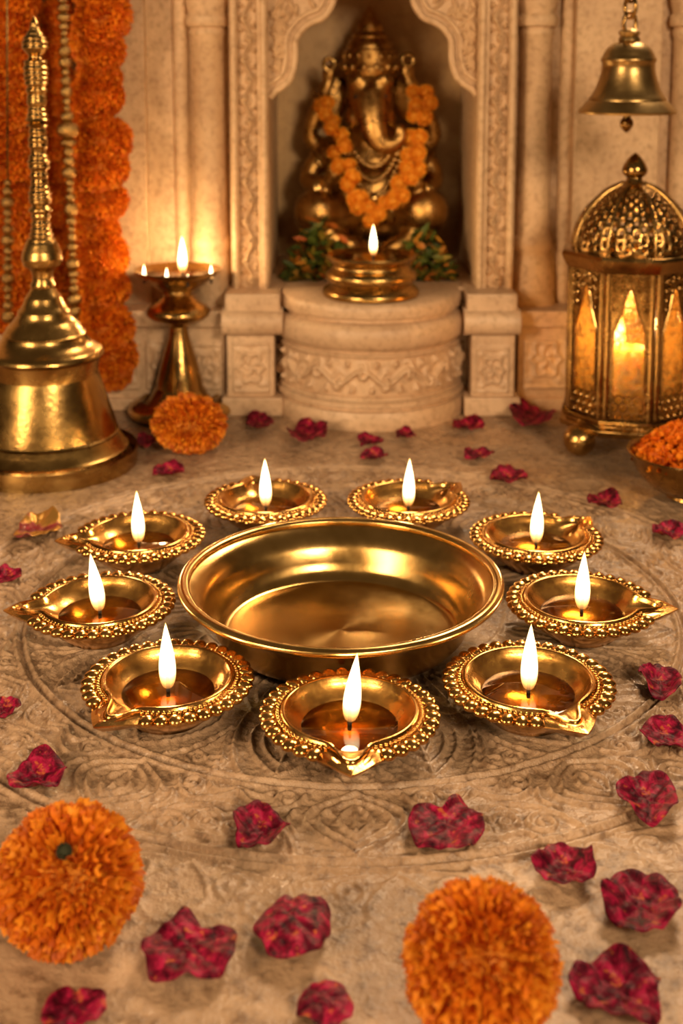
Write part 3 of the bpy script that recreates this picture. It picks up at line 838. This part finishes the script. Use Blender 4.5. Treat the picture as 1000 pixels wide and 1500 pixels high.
# ------------------------------------------------------------------ hanging bell, upper right
HY = 1.05; hx = at_y(920, 100, HY).x
hb = thing('hanging_bell', 'small brass bell hanging from a chain above the lantern', 'bell', (hx, HY, zrow(165, HY)))
zh = zrow(165, HY); kk = mpp(HY, .25)
def hz(py): return zrow(py, HY) - zh
mb = MB(); mb.lathe([(hw*kk, hz(py)) for py, hw in [(60, 9), (61, 16), (64, 23), (68, 28), (73, 33), (79, 36), (84, 38), (86, 40), (90, 40), (92, 38), (100, 38), (110, 40), (120, 43), (130, 46.5), (140, 52), (144, 56), (147, 56), (150, 60), (155, 64), (160, 69), (163, 71), (166, 70), (165, 66), (158, 60), (140, 46), (110, 36), (86, 32)]], 72)
mb.obj('bell_body', M['bronze'], hb, True, 50)
mb = MB(); mb.lathe([(0, hz(64)), (9*kk, hz(64)), (14*kk, hz(62)), (16*kk, hz(59)), (15*kk, hz(55)), (13*kk, hz(53)), (15*kk, hz(50)), (16*kk, hz(47)), (13*kk, hz(44)), (10*kk, hz(42)), (0, hz(42))], 40); mb.obj('crown', M['bronze'], hb)
mb = MB(); mb.tube([(0,0,hz(70)), (0,0,hz(174))], .0032, 12); mb.ell((0,0,hz(181)), (10*kk, 10*kk, 10*kk), 18, 12); mb.lathe([(7*kk, hz(187)), (5*kk, hz(191)), (0, hz(195))], 16); mb.obj('clapper', M['antique'], hb)
ring = MB(); ring.tube([(.0065*math.cos(t), 0, .0088*math.sin(t)) for t in np.linspace(0, 2*math.pi, 24, endpoint=False)], .0017, 8, True)
LK = ring.mesh('chain_link', True, 180); LK.materials.append(M['antique'])
zc = hz(38)+.002; i = 0
while zc + zh < rail_z - .004:
    lk = link('chain_link', LK, None, hb); lk.location = (0, 0, zc); lk.rotation_euler = (0, 0, .5 + (math.pi/2 if i % 2 else 0)); zc += .0132; i += 1
mb = MB(); mb.tube([(0, 0, rail_z-zh-.012), (0, 0, rail_z-zh-.002), (0, (GY-HY)*.5, rail_z-zh+.007), (0, GY-HY, rail_z-zh+.0065)], .0015, 8); mb.obj('hook', M['antique'], hb)

# ------------------------------------------------------------------ standing oil lamp
LY = at_z(262, 604).y; lx = at_y(262, 500, LY).x
lamp = thing('standing_oil_lamp', 'footed brass oil lamp with five flames standing before the left column', 'oil lamp', (lx, LY, 0))
def lz(py): return max(0.0, zrow(py, LY))
def lr(hw): return hw*mpp(LY, .08)
mb = MB(); mb.lathe([(lr(70), 0), (lr(76), .001), (lr(77), .004), (lr(74), .008), (lr(66), .011), (lr(58), .014), (lr(50), lz(588)), (lr(42), lz(578)), (lr(38), lz(570)), (lr(35), lz(566))], 64); mb.obj('foot', M['bell'], lamp, True, 50)
mb = MB(); mb.lathe([(lr(35), lz(568)), (lr(33), lz(555)), (lr(28), lz(535)), (lr(22), lz(515)), (lr(17), lz(498)), (lr(14), lz(486)), (lr(13), lz(478)), (lr(18), lz(475)), (lr(20), lz(471)), (lr(26), lz(468))], 48); mb.obj('stem', M['bell'], lamp, True, 60)
mb = MB(); mb.lathe([(lr(24), lz(470)), (lr(40), lz(466)), (lr(46), lz(460)), (lr(47), lz(455)), (lr(42), lz(449)), (lr(34), lz(444)), (lr(26), lz(438)), (lr(20), lz(432)), (lr(22), lz(428)), (lr(20), lz(424))], 56); mb.obj('collar', M['bell'], lamp, True, 60)
mb = MB(); mb.lathe([(lr(18), lz(427)), (lr(30), lz(422)), (lr(42), lz(414)), (lr(54), lz(404)), (lr(62), lz(397)), (lr(63), lz(394)), (lr(60), lz(395)), (lr(50), lz(402)), (lr(34), lz(411)), (0, lz(413))], 72); mb.obj('dish', M['bell'], lamp, True, 60)
mb = MB(); mb.lathe([(lr(52), lz(402)), (0, lz(401.8))], 48); mb.obj('oil', M['oil'], lamp)
add_flame(lamp, (lr(8), -.004, lz(396)), 1.18, .30)
for px, dy in ((211, -.012), (244, -.028), (309, -.012), (275, -.030)):
    p = at_y(px, 398, LY+dy)
    add_flame(lamp, (p.x-lx, dy, lz(404) + .001), .48 if px != 275 else .3, .03)

# ------------------------------------------------------------------ pot lamp on the pedestal
pc = Vector((at_y(543, 420, PYC-.038).x, PYC-.038, ZP)); kp = mpp(pc.y, ZP)
pot = thing('pot_lamp', 'squat brass pot lamp with one flame standing before the elephant-headed statue', 'oil lamp', (pc.x, pc.y, ZP))
mb = MB(); 
POT_H = zrow(372, pc.y) - ZP
mb.lathe([(r_*kp, h_*POT_H) for r_, h_ in [(0, .01), (66, 0), (70, .03), (71, .10), (69, .19), (63, .25), (61, .29), (62, .35), (66, .42), (68, .50), (66, .59), (61, .66), (58, .70), (57, .76), (59, .83), (64, .90), (66, .96), (65, 1.0), (61, .98), (54, .88), (40, .80), (0, .78)]], 80)
mb.obj('pot_body', M['bell'], pot, True, 45)
mb = MB(); mb.lathe([(57*kp, POT_H*.925), (0, POT_H*.925)], 48); mb.obj('oil', M['oil'], pot)
add_flame(pot, (.002, -.004, POT_H+.001), 1.0, .13)

# ------------------------------------------------------------------ statue in the niche
SY = PYC + .150
def sp(px, py, dy=0.0): return at_y(px, py, SY) + Vector((0, dy, 0))
s0 = at_y(545, 400, SY); ks = mpp(SY, .2)
statue = thing('deity_statue', 'seated brass elephant-headed deity statue with tall crown inside the marble niche', 'statue', (s0.x, SY, ZP))
def L3(v): return Vector(v) - Vector((s0.x, SY, ZP))
def E(mb, px, py, dy, rx, ry, rz, rot=None, seg=20): mb.ell(L3(sp(px, py, dy)), (rx*ks, ry*ks, rz*ks), seg, 14, rot)
def T(mb, pts, rads, seg=14):
    P = [L3(sp(p[0], p[1], p[2]*ks)) for p in pts]
    P = [Vector(q) for q in smooth_pts([tuple(v) for v in P], 4)]; n = len(P)
    rr = np.interp(np.linspace(0, 1, n), np.linspace(0, 1, len(rads)), rads)*ks
    mb.tube(P, list(rr), seg)
    mb.ell(P[0], (rr[0],)*3, 12, 8); mb.ell(P[-1], (rr[-1],)*3, 12, 8)
mb = MB()
E(mb, 545, 285, -.01, 56, 48, 56); E(mb, 545, 225, 0, 52, 36, 44); E(mb, 545, 330, .0, 66, 46, 22)
E(mb, 541, 142, -.01, 36, 38, 44); E(mb, 524, 118, -.022, 17, 20, 17); E(mb, 559, 118, -.022, 17, 20, 17); E(mb, 522, 172, -.02, 19, 20, 18); E(mb, 562, 172, -.02, 18, 20, 18)
E(mb, 541, 195, -.01, 24, 26, 18)
T(mb, [(542, 138, -32), (544, 168, -48), (548, 192, -56), (558, 206, -58), (573, 207, -57), (584, 196, -55), (582, 185, -55)], [24, 22, 19, 16, 13, 10, 8])
E(mb, 488, 145, .012, 24, 8, 36, Matrix.Rotation(.25, 3, 'Y')); E(mb, 596, 145, .012, 24, 8, 36, Matrix.Rotation(-.25, 3, 'Y'))
# rear arms, raised
T(mb, [(500, 212, 5), (470, 215, 12), (454, 200, 10), (464, 160, 0), (480, 122, -5)], [16, 14, 12, 11, 9]); E(mb, 482, 108, -.004, 11, 9, 13)
T(mb, [(590, 212, 5), (620, 215, 12), (636, 196, 10), (618, 150, 0), (598, 116, -5)], [16, 14, 12, 11, 9]); E(mb, 596, 104, -.004, 11, 9, 13)
# front arms
T(mb, [(500, 218, -8), (466, 236, -10), (452, 262, -20), (470, 270, -45), (488, 252, -58)], [18, 16, 14, 12, 10]); E(mb, 489, 244, -.044, 12, 9, 16)
T(mb, [(592, 218, -8), (624, 236, -10), (634, 262, -20), (618, 274, -45), (604, 268, -58)], [18, 16, 14, 12, 10]); E(mb, 603, 262, -.044, 14, 10, 12)
# folded legs
T(mb, [(522, 322, -5), (490, 312, -30), (466, 308, -46)], [34, 36, 33]); T(mb, [(466, 312, -48), (486, 340, -58), (524, 352, -62)], [24, 17, 13])
T(mb, [(572, 322, -5), (600, 310, -30), (618, 305, -46)], [34, 36, 33]); T(mb, [(618, 310, -48), (600, 340, -58), (566, 356, -66)], [24, 17, 13])
E(mb, 466, 305, -.036, 35, 33, 35); E(mb, 618, 303, -.036, 35, 33, 35)
E(mb, 528, 358, -.05, 22, 14, 10); E(mb, 560, 364, -.055, 22, 14, 10)
body = mb.obj('statue_body', M['statue'], statue)
rm = body.modifiers.new('remesh', 'REMESH'); rm.mode = 'VOXEL'; rm.voxel_size = .0022; rm.use_smooth_shade = True
sm = body.modifiers.new('smooth', 'SMOOTH'); sm.factor = .5; sm.iterations = 6
mb = MB()
cx0 = L3(sp(541, 60, 0))
mb.lathe([(hw*ks, sp(541, py).z - ZP) for py, hw in [(110, 37), (104, 40), (98, 40), (95, 37), (88, 38), (80, 37), (74, 37), (71, 33), (66, 33), (60, 30), (56, 26), (53, 27), (49, 24), (46, 18), (43, 19), (38, 19), (32, 16), (26, 11), (22, 9), (20, 8), (16, 5), (12, 3), (8, 0)]], 40, (cx0.x, -.004, 0))
for k2 in range(14):
    a = 2*math.pi*k2/14; mb.ell((cx0.x + 40*ks*math.cos(a), -.004 + 40*ks*math.sin(a), sp(541, 98).z-ZP), (5*ks, 5*ks, 6*ks), 8, 6)
    mb.ell((cx0.x + 37*ks*math.cos(a+.2), -.004 + 37*ks*math.sin(a+.2), sp(541, 82).z-ZP), (4*ks, 4*ks, 5*ks), 8, 6)
mb.obj('crown', M['statue'], statue, True, 50)
mb = MB(); 
for ex in (524, 560): mb.ell(L3(sp(ex, 140, -.0315)), (6*ks, 4*ks, 4*ks), 12, 8)
mb.obj('eyes', M['dark'], statue)
for (ax, dx) in ((517, -1), (571, 1)):
    mb = MB(); T(mb, [(ax, 176, -34), (ax+dx*4, 184, -46), (ax+dx*7, 186, -56)], [5, 4, 2]); mb.obj('tusk', M['bell'], statue)
mb = MB()
for (w, h, y0, n) in ((30, 26, 212, 15), (38, 46, 212, 21), (44, 66, 212, 27)):
    for k2 in range(n):
        t = -1 + 2*k2/(n-1); mb.ell(L3(sp(545 + w*t, y0 + h*(1-t*t), -.040 - .006*(1-t*t))), (4.2*ks, 4.2*ks, 4.2*ks), 8, 6)
E(mb, 545, 285, -.052, 9, 5, 10)
mb.obj('necklace', M['bell'], statue, True, 180)
def bangle(p, d, r):
    d = Vector(d).normalized(); u = d.orthogonal().normalized(); v = d.cross(u); c = L3(sp(*p)); m2 = MB()
    for o2 in (-1.2, 1.2):
        m2.tube([c + d*o2*3*ks + (u*math.cos(t)+v*math.sin(t))*r*ks for t in np.linspace(0, 2*math.pi, 20, endpoint=False)], 3*ks, 8, True)
    m2.obj('bangle', M['bell'], statue)
bangle((470, 234, -.009), (-1, 0, -.7), 18); bangle((620, 234, -.009), (1, 0, -.7), 18); bangle((474, 268, -.036), (.6, -.6, .3), 13); bangle((617, 273, -.036), (-.6, -.6, 0), 13)
bangle((470, 142, -.002), (.3, 0, 1), 12); bangle((610, 136, -.002), (-.3, 0, 1), 12)
for ox, oy in ((482, 94), (597, 88)):
    mb = MB()
    mb.tube([L3(sp(ox + 8*math.cos(a), oy + 9*math.sin(a), -.008)) for a in np.linspace(0, 2*math.pi, 18, endpoint=False)], 3.2*ks, 8, True)
    mb.obj('hand_ornament', M['bell'], statue, True, 180)
# flower garland round the neck
gar = thing('neck_garland', 'orange marigold garland draped in a V over the statue', 'garland', (s0.x, SY, ZP))
SGV = [marigold_mesh('blossom', 13.5*ks, 12*ks, 90, 6.5*ks, 4.2*ks, 40+q, 'neck') for q in range(2)]
path_l = [(477,150,-.018),(484,170,-.028),(490,190,-.036),(499,212,-.045),(506,234,-.052),(513,256,-.057),(522,276,-.060),(532,294,-.063),(546,304,-.065)]
path_r = [(614,128,-.012),(618,150,-.02),(612,172,-.028),(605,194,-.038),(603,216,-.046),(600,238,-.052),(590,256,-.056),(580,274,-.060),(567,290,-.063)]
rr = random.Random(5)
for (x, y, d) in path_l + path_r:
    for q in range(2):
        b = link('blossom', SGV[q % 2], None, gar); b.location = L3(sp(x + (q*2-1)*6.5 + rr.uniform(-4, 4), y + rr.uniform(-7, 7), d - .004*(q == 1) + rr.uniform(-.003, .003)))
        b.rotation_euler = (rr.uniform(0, 3), rr.uniform(0, 3), 0); s_ = rr.uniform(.80, 1.05); b.scale = (s_,)*3
# leaves and small flowers heaped at both sides
def heap(x0, x1, y0, y1, label, seed):
    rr = random.Random(seed); mb = MB()
    for q in range(330):
        u = rr.random(); px = x0 + (x1-x0)*u
        top = y1 - (y1-y0)*math.sin(math.pi*min(1, max(0, (u*.8+.1))))
        py = top + (y1-top)*rr.random()**.8
        dy = -.080 - .03*(py-y0)/(y1-y0)*1.0 + rr.uniform(-.012, .012)
        c = at_y(px, py, SY+dy); c.z = max(c.z, ZP+.004)
        L, w = rr.uniform(.006, .011), rr.uniform(.003, .005)
        R = Euler((rr.uniform(-1.2, 1.2), rr.uniform(-1, 1), rr.uniform(0, 6.3))).to_matrix()
        vs = [Vector((0,-L,0)), Vector((-w,-L*.2,.0012)), Vector((0,-L*.2,-.0006)), Vector((w,-L*.2,.0012)), Vector((-w*.8,L*.4,.001)), Vector((0,L*.4,-.0004)), Vector((w*.8,L*.4,.001)), Vector((0,L,.001))]
        vs = [c + R @ v for v in vs]
        for v in vs: v.z = max(v.z, ZP+.0005)
        mb.add(vs, [(0,2,1),(0,3,2),(1,2,5,4),(2,3,6,5),(4,5,7),(5,6,7)])
    me = bpy.data.meshes.new('leaf_mound'); me.from_pydata(mb.v, [], mb.f); me.materials.append(M['leaf'])
    o = link('leaf_mound', me, None); tag(o, label, 'leaves', 'leaf mounds by the statue', 'stuff')
heap(418, 522, 318, 428, 'mound of green leaves and small flowers left of the pot lamp', 1)
heap(574, 664, 330, 428, 'mound of green leaves and small flowers right of the pot lamp', 2)

# ------------------------------------------------------------------ lantern
LNY = at_z(925, 652).y
nx_ = at_y(923, 450, LNY).x; kl = mpp(LNY, .12)
lan = thing('lantern', 'octagonal pierced brass lantern with a domed top and a candle burning inside', 'lantern', (nx_, LNY, 0), -math.atan2(nx_, LNY))
def nz(py): return zrow(py, LNY)
RO = 93*kl                                   # corner radius
OFF = math.pi/8
def octo(mb, prof, seg=8): mb.lathe(prof, seg, off=OFF)
zb0 = .020; z_floor = nz(596); z_eave = nz(384)
mb = MB(); octo(mb, [(0, zb0), (RO*1.02, zb0), (RO*1.10, zb0+.002), (RO*1.13, zb0+.007), (RO*1.05, zb0+.010), (RO*1.09, zb0+.013), (RO*1.08, zb0+.016), (RO*1.0, z_floor-.004), (RO*.98, z_floor), (0, z_floor)])
mb.obj('base', M['antique'], lan, True, 30, .0008)
for q in range(4):
    a = math.pi/4 + q*math.pi/2
    mb = MB(); mb.ell((RO*1.0*math.cos(a), RO*1.0*math.sin(a), .0136), (.0136, .0136, .0136), 24, 14); mb.obj('ball_foot', M['bell'], lan)
for q in range(8):
    a = OFF + q*math.pi/4
    mb = MB(); R = Matrix.Rotation(a, 3, 'Z'); c = R @ Vector((RO*.965, 0, 0))
    for dq in (-.0028, .0028):
        e = R @ Vector((RO*.97, dq, 0)); mb.tube([(e.x, e.y, z_floor-.002), (e.x, e.y, z_eave+.002)], .0027, 8)
    mb.obj('corner_post', M['antique'], lan)
ap = RO*math.cos(math.pi/8); hwid = RO*math.sin(math.pi/8)-.003
# one face in local coords: x across, z up, at y = -ap ; rotated round
hF = z_eave - z_floor
def face_panel():
    mb = MB(); N = 40
    op = []
    iw = hwid*.74; zb_, zs, zt_ = z_floor + hF*.03, z_floor + hF*.60, z_floor + hF*.90
    for t in np.linspace(0, 1, 12): op.append((-iw + 2*iw*t, zb_))
    for t in np.linspace(0, 1, 9)[1:]: op.append((iw, zb_ + (zs-zb_)*t))
    for t in np.linspace(0, 1, 12)[1:]:
        op.append((iw*(1-t)**.75*(1 - .25*math.sin(math.pi*t)), zs + (zt_-zs)*t**.9))
    for t in np.linspace(1, 0, 12)[1:]:
        op.append((-iw*(1-t)**.75*(1 - .25*math.sin(math.pi*t)), zs + (zt_-zs)*t**.9))
    for t in np.linspace(1, 0, 9)[1:-1]: op.append((-iw, zb_ + (zs-zb_)*t))
    n = len(op); cxm, czm = 0, z_floor + hF*.5
    outer = []
    for (x, z) in op:
        dx, dz = x-cxm, z-czm
        s1 = hwid/abs(dx) if abs(dx) > 1e-9 else 1e9; s2 = hF/2/abs(dz) if abs(dz) > 1e-9 else 1e9
        s_ = min(s1, s2); outer.append((cxm+dx*s_, czm+dz*s_))
    # lower and upper zones stay pierced: only a border here
    vs = []
    for yy in (-ap, -ap+.002):
        vs += [(x, yy, z) for x, z in op] + [(x, yy, z) for x, z in outer]
    fs = []
    for i in range(n):
        j = (i+1) % n
        fs += [(i, j, n+j, n+i), (2*n+i, 3*n+i, 3*n+j, 2*n+j), (i, 2*n+i, 2*n+j, j)]
    mb.add(vs, fs)
    mb.tube([(x, -ap-.0005, z) for x, z in op], .0011, 6, True)
    # raised roundels over the lower panel and in the spandrels
    for (rx, rz, rr_) in [(x + (.0036 if kz % 2 else 0), z_floor + hF*.05 + kz*.0064, .0037) for kz in range(3) for x in ((-.0144, -.0072, 0, .0072, .0144) if kz % 2 == 0 else (-.0144, -.0072, 0, .0072))] + \
                         [(sx*hwid*.75, z_floor+hF*f, .0028) for sx in (-1, 1) for f in (.76, .82, .88, .94)] + [(sx*hwid*.36, z_floor+hF*f, .0026) for sx in (-1, 1) for f in (.88, .94)] + [(0, z_floor+hF*.955, .003)]:
        mb.tube([(rx + rr_*math.cos(t), -ap-.0008, rz + rr_*math.sin(t)) for t in np.linspace(0, 2*math.pi, 12, endpoint=False)], .0011, 6, True)
        mb.ell((rx, -ap-.0006, rz), (.0011, .0008, .0011), 6, 5)
    return mb.mesh('face_frame', True, 40)
FM = face_panel(); FM.materials.append(M['antique'])
mb = MB(); mb.box((-hwid, -ap+.0030, z_floor), (hwid, -ap+.0042, z_eave)); GM = mb.mesh('glass_pane', False); GM.materials.append(M['glass'])
for q in range(8):
    f = link('face_frame', FM, None, lan); f.rotation_euler = (0, 0, q*math.pi/4)
    g = link('glass_pane', GM, None, f)
mb = MB(); octo(mb, [(RO*.9, z_eave-.002), (RO*1.04, z_eave-.002), (RO*1.08, z_eave+.001), (RO*1.13, z_eave+.006), (RO*1.15, z_eave+.009), (RO*1.12, z_eave+.012), (RO*1.0, z_eave+.013), (RO*.9, z_eave+.013)])
mb.obj('eave', M['antique'], lan, True, 30, .0006)
# pierced dome
zd0 = z_eave+.012; dome_rows = [(365, 88), (352, 88), (340, 86), (328, 82), (316, 76), (304, 68), (294, 59), (286, 50), (280, 42), (275, 33), (271, 24), (268, 17)]
zz_ = [nz(p) for p, _ in dome_rows]; zz_[0] = zd0 - .001
dz_ = np.interp(np.linspace(0, 1, 34), np.linspace(0, 1, len(zz_)), zz_); dr_ = np.interp(np.linspace(0, 1, 34), np.linspace(0, 1, len(zz_)), [h*kl for _, h in dome_rows])
def dome_r(a):      # bulging gores between eight ribs
    ph = ((a-OFF) % (math.pi/4))/(math.pi/4); return .955 + .045*math.sin(math.pi*ph)
mb = MB(); seg = 192; vs = []; fs = []
for j in range(34):
    for i_ in range(seg):
        a = 2*math.pi*i_/seg + OFF; vs.append((dr_[j]*dome_r(a)*math.cos(a), dr_[j]*dome_r(a)*math.sin(a), dz_[j]))
for j in range(33):
    for i_ in range(seg):
        g = i_ % 24; u = (g % 4); v = (j + (2 if (g//4) % 2 else 0)) % 4
        solid = g in (0, 23) or j < 2 or j > 27 or math.hypot(u-1.5, v-1.5) > 1.0
        if solid: fs.append((j*seg+i_, j*seg+(i_+1) % seg, (j+1)*seg+(i_+1) % seg, (j+1)*seg+i_))
mb.add(vs, fs); dm = mb.obj('pierced_dome', M['antique'], lan, True, 60)
so = dm.modifiers.new('solid', 'SOLIDIFY'); so.thickness = .0014
mb = MB()
for q in range(8):
    a = OFF + q*math.pi/4
    mb.tube([(dr_[j]*.965*math.cos(a), dr_[j]*.965*math.sin(a), dz_[j]) for j in range(34)], .0019, 8)
mb.obj('dome_ribs', M['bell'], lan, True, 180)
mb = MB(); mb.lathe([(0, nz(272)), (18*kl, nz(272)), (17*kl, nz(268)), (12*kl, nz(264)), (11*kl, nz(260)), (15*kl, nz(257)), (18*kl, nz(252)), (18*kl, nz(247)), (15*kl, nz(240)), (10*kl, nz(232)), (5*kl, nz(227)), (0, nz(223))], 32); mb.obj('finial', M['bell'], lan, True, 60)
can = thing('pillar_candle', 'cream pillar candle burning inside the brass lantern', 'candle', (nx_-.001, LNY, z_floor+.0003))
mb = MB(); ch = nz(508)-z_floor; mb.lathe([(0, 0), (.0155, 0), (.0158, .002), (.0155, ch-.001), (.0145, ch), (.011, ch-.003), (0, ch-.004)], 40); mb.obj('wax_body', M['wax'], can, True, 60)
add_flame(can, (-.0075, -.003, ch+.001), 1.05, .42, rad=.006, wide=1.25)

# ------------------------------------------------------------------ bowl of marigold petals at the right edge
rc = at_z(1012, 664, .034); kr = mpp(rc.y, .03)
pb = thing('petal_bowl', 'dark brass bowl heaped with marigold petals at the right edge', 'bowl', (rc.x, rc.y, 0))
mb = MB(); RB = 91*kr
mb.lathe([(0, .0004), (.016, 0), (.018, .001), (.0175, .003), (RB*.62, .0085), (RB*.82, .018), (RB*.93, .027), (RB*.97, .033), (RB*1.0, .0345), (RB*1.01, .0355), (RB*.985, .0362), (RB*.94, .0345), (RB*.88, .027), (RB*.7, .014), (0, .008)], 72)
mb.obj('bowl_body', M['antique'], pb, True, 60)
def petal_heap():
    rr = random.Random(11); mb = MB()
    for q in range(700):
        r = RB*.90*math.sqrt(rr.random()); a = rr.uniform(0, 6.283)
        top = .030 + .026*(1-(r/(RB*.92))**2)
        c = Vector((r*math.cos(a), r*math.sin(a), top*1.0 - .004*rr.random()))
        R = Euler((rr.uniform(-1.1, 1.1), rr.uniform(-1.1, 1.1), rr.uniform(0, 6.3))).to_matrix(); L, w = rr.uniform(.003, .0045), rr.uniform(.002, .003)
        vs = []
        for (t, ww) in ((-1, .4), (-.2, 1), (.5, 1.1), (1, .6)):
            for k2 in (-1, 0, 1): vs.append(c + R @ Vector((k2*w*ww, t*L, .0014*abs(k2) + .0012*t*t - (.0006 if k2 == 0 else 0))))
        mb.add(vs, [(j*3+k2, j*3+k2+1, (j+1)*3+k2+1, (j+1)*3+k2) for j in range(3) for k2 in range(2)])
    mb.lathe([(RB*.86, .027), (RB*.6, .036), (RB*.3, .048), (0, .052)], 24)
    me = bpy.data.meshes.new('marigold_petals'); me.from_pydata(mb.v, [], mb.f); me.polygons.foreach_set('use_smooth', [True]*len(me.polygons)); me.materials.append(M['garland'])
    o = link('marigold_petals', me, None); o.location = (rc.x, rc.y, 0); tag(o, 'heap of loose orange marigold petals in the right-edge bowl', 'petals', None, 'stuff')
petal_heap()

# ------------------------------------------------------------------ rose petals
def rose_petal(cx, cy, w, h, rot, seed, label, notch=0.0, curl=.35, gold=False, thick=1.0):
    """w, h: size in the picture; rot: turn of the outline; notch: heart-shaped dent"""
    rr = random.Random(seed)
    c = at_z(cx, cy, .002); k2 = mpp(c.y, 0)
    d0 = ray(cx, cy); fs_ = -d0.z/math.sqrt(d0.y**2 + d0.z**2)      # foreshortening of the floor
    Rx = w*k2*.5; Ry = h*k2*.5/(fs_*.80 + .18)
    nA_, nR_ = 44, 9
    ph = [rr.uniform(0, 6.28) for _ in range(8)]
    vs = [(0, 0, 0)]; amp = min(Rx, Ry)
    for j in range(1, nR_+1):
        t = j/nR_
        for i_ in range(nA_):
            a = 2*math.pi*i_/nA_
            e = 1 + .07*math.sin(2*a+ph[0]) + .05*math.sin(3*a+ph[1]) + .045*math.sin(5*a+ph[2]) + .03*math.sin(9*a+ph[3]) + .02*math.sin(14*a+ph[7])
            da = (a - (math.pi/2 + rot) + math.pi) % (2*math.pi) - math.pi
            e -= notch*math.exp(-(da/.33)**2)*t
            e += .10*notch*math.exp(-((abs(da)-.75)/.4)**2)
            tip = (a - (-math.pi/2 + rot) + math.pi) % (2*math.pi) - math.pi
            e += .05*math.exp(-(tip/.4)**2)
            x, y = t*e*math.cos(a)*Rx, t*e*math.sin(a)*Ry
            z = amp*(curl*t**2.2*(1 + .38*math.sin(2*a+ph[4]) + .20*math.sin(3*a+ph[5])) + .06*t*math.sin(5*a+ph[6]+3*t) + .05*t*t*math.sin(11*a+ph[2]) - .22*notch*math.exp(-(da/.25)**2)*t)
            z += amp*.05*math.sin(x*900+ph[0])*math.sin(y*800+ph[1])
            if t > .85: z -= amp*.10*(t-.85)/.15*(1+math.sin(4*a+ph[3]))
            vs.append((x, y, z))
    fs = [(0, 1+i_, 1+(i_+1) % nA_) for i_ in range(nA_)]
    for j in range(nR_-1):
        b0 = 1+j*nA_; b1 = b0+nA_
        fs += [(b0+i_, b1+i_, b1+(i_+1) % nA_, b0+(i_+1) % nA_) for i_ in range(nA_)]
    zm = min(v[2] for v in vs); vs = [(x, y, z-zm+.0004) for x, y, z in vs]
    me = bpy.data.meshes.new('rose_petal'); me.from_pydata(vs, [], fs); me.polygons.foreach_set('use_smooth', [True]*len(me.polygons))
    o = link('rose_petal', me, M['rosegold' if gold else 'rose']); o.location = (c.x, c.y, .0002)
    s_ = o.modifiers.new('solid', 'SOLIDIFY'); s_.thickness = .0007; s_.offset = 1
    sb = o.modifiers.new('sub', 'SUBSURF'); sb.levels = 1; sb.render_levels = 1
    return tag(o, label, 'petal', 'rose petals scattered on the marble')
PET = [
 (55,1140,80,60,.6,0,.45,'crimson rose petal just above the marigold at the left edge'),
 (382,1220,86,62,-.9,.1,.50,'folded crimson rose petal left of the carved pointed medallion'),
 (654,1213,106,88,.15,.55,.20,'heart-shaped crimson rose petal right of the carved pointed medallion'),
 (825,1272,94,60,.3,.0,.40,'oval crimson rose petal above right of the bottom marigold'),
 (948,1172,90,72,.9,.15,.40,'crimson rose petal at the right edge, beside the outer carved ring'),
 (937,1326,120,84,-1.4,.0,.35,'broad ragged crimson rose petal at the right edge, level with the bottom marigold'),
 (904,1455,138,96,.4,.1,.30,'largest crimson rose petal, at the bottom right corner'),
 (279,1395,130,100,-.35,.42,.12,'heart-shaped crimson rose petal right of the left-edge marigold'),
 (430,1365,106,90,.2,0,-.16,'rounded crimson rose petal between the two large marigolds'),
 (476,1472,76,64,.5,.0,-.16,'rounded crimson rose petal cut by the bottom edge, left of the bottom marigold'),
 (108,1480,94,66,.1,.36,.14,'notched crimson rose petal cut by the bottom edge, below the left-edge marigold'),
 (967,1001,64,52,.3,.25,.50,'crimson rose petal at the right edge, below the right spouted diya'),
 (974,1082,72,50,-.5,.0,.40,'dark crimson rose petal cut by the right edge, right of the front right diya'),
 (6,1040,42,36,.9,.0,.40,'crimson rose petal cut by the left edge, lower of the two there'),
 (10,846,38,32,.2,.0,.40,'crimson rose petal cut by the left edge, upper of the two there'),
 (55,777,62,52,.4,.1,.45,'half golden, half red petal in front of the large bell'),
 (248,692,48,22,.0,.0,.40,'small dark rose petal between the large bell and the back diyas'),
 (217,647,34,26,.4,.0,.40,'small rose petal tucked between the large bell and the marigold'),
 (379,622,44,30,.3,.0,.45,'round rose petal before the plinth left of the pedestal'),
 (449,639,62,38,-.4,.1,.45,'dark rose petal at the left foot of the pedestal, wider than its neighbours'),
 (542,648,40,20,.2,.0,.40,'small rose petal in front of the pedestal, upper of the pair there'),
 (548,669,40,20,.9,.0,.40,'small rose petal in front of the pedestal, lower of the pair there'),
 (594,637,30,20,.1,.0,.40,'smallest rose petal, close to the pedestal front'),
 (685,625,46,26,.7,.1,.40,'rose petal at the right foot of the pedestal'),
 (701,667,46,20,.2,.0,.35,'flat rose petal behind the back right diya pair'),
 (745,701,58,28,.5,.1,.35,'rose petal behind the diya that stands behind right of the bowl'),
 (777,615,66,46,.1,.15,.50,'large dark rose petal left of the lantern'),
 (885,737,50,30,-.3,.0,.45,'rose petal in front of the lantern, left of the petal bowl'),
 (978,780,50,30,.6,.1,.40,'rose petal cut by the right edge in front of the petal bowl'),
]
for i_, (x, y, w, h, rot, notch, curl, lab) in enumerate(PET):
    rose_petal(x, y, w, h, rot, 100+i_, lab, notch, curl, gold=(i_ == 15))
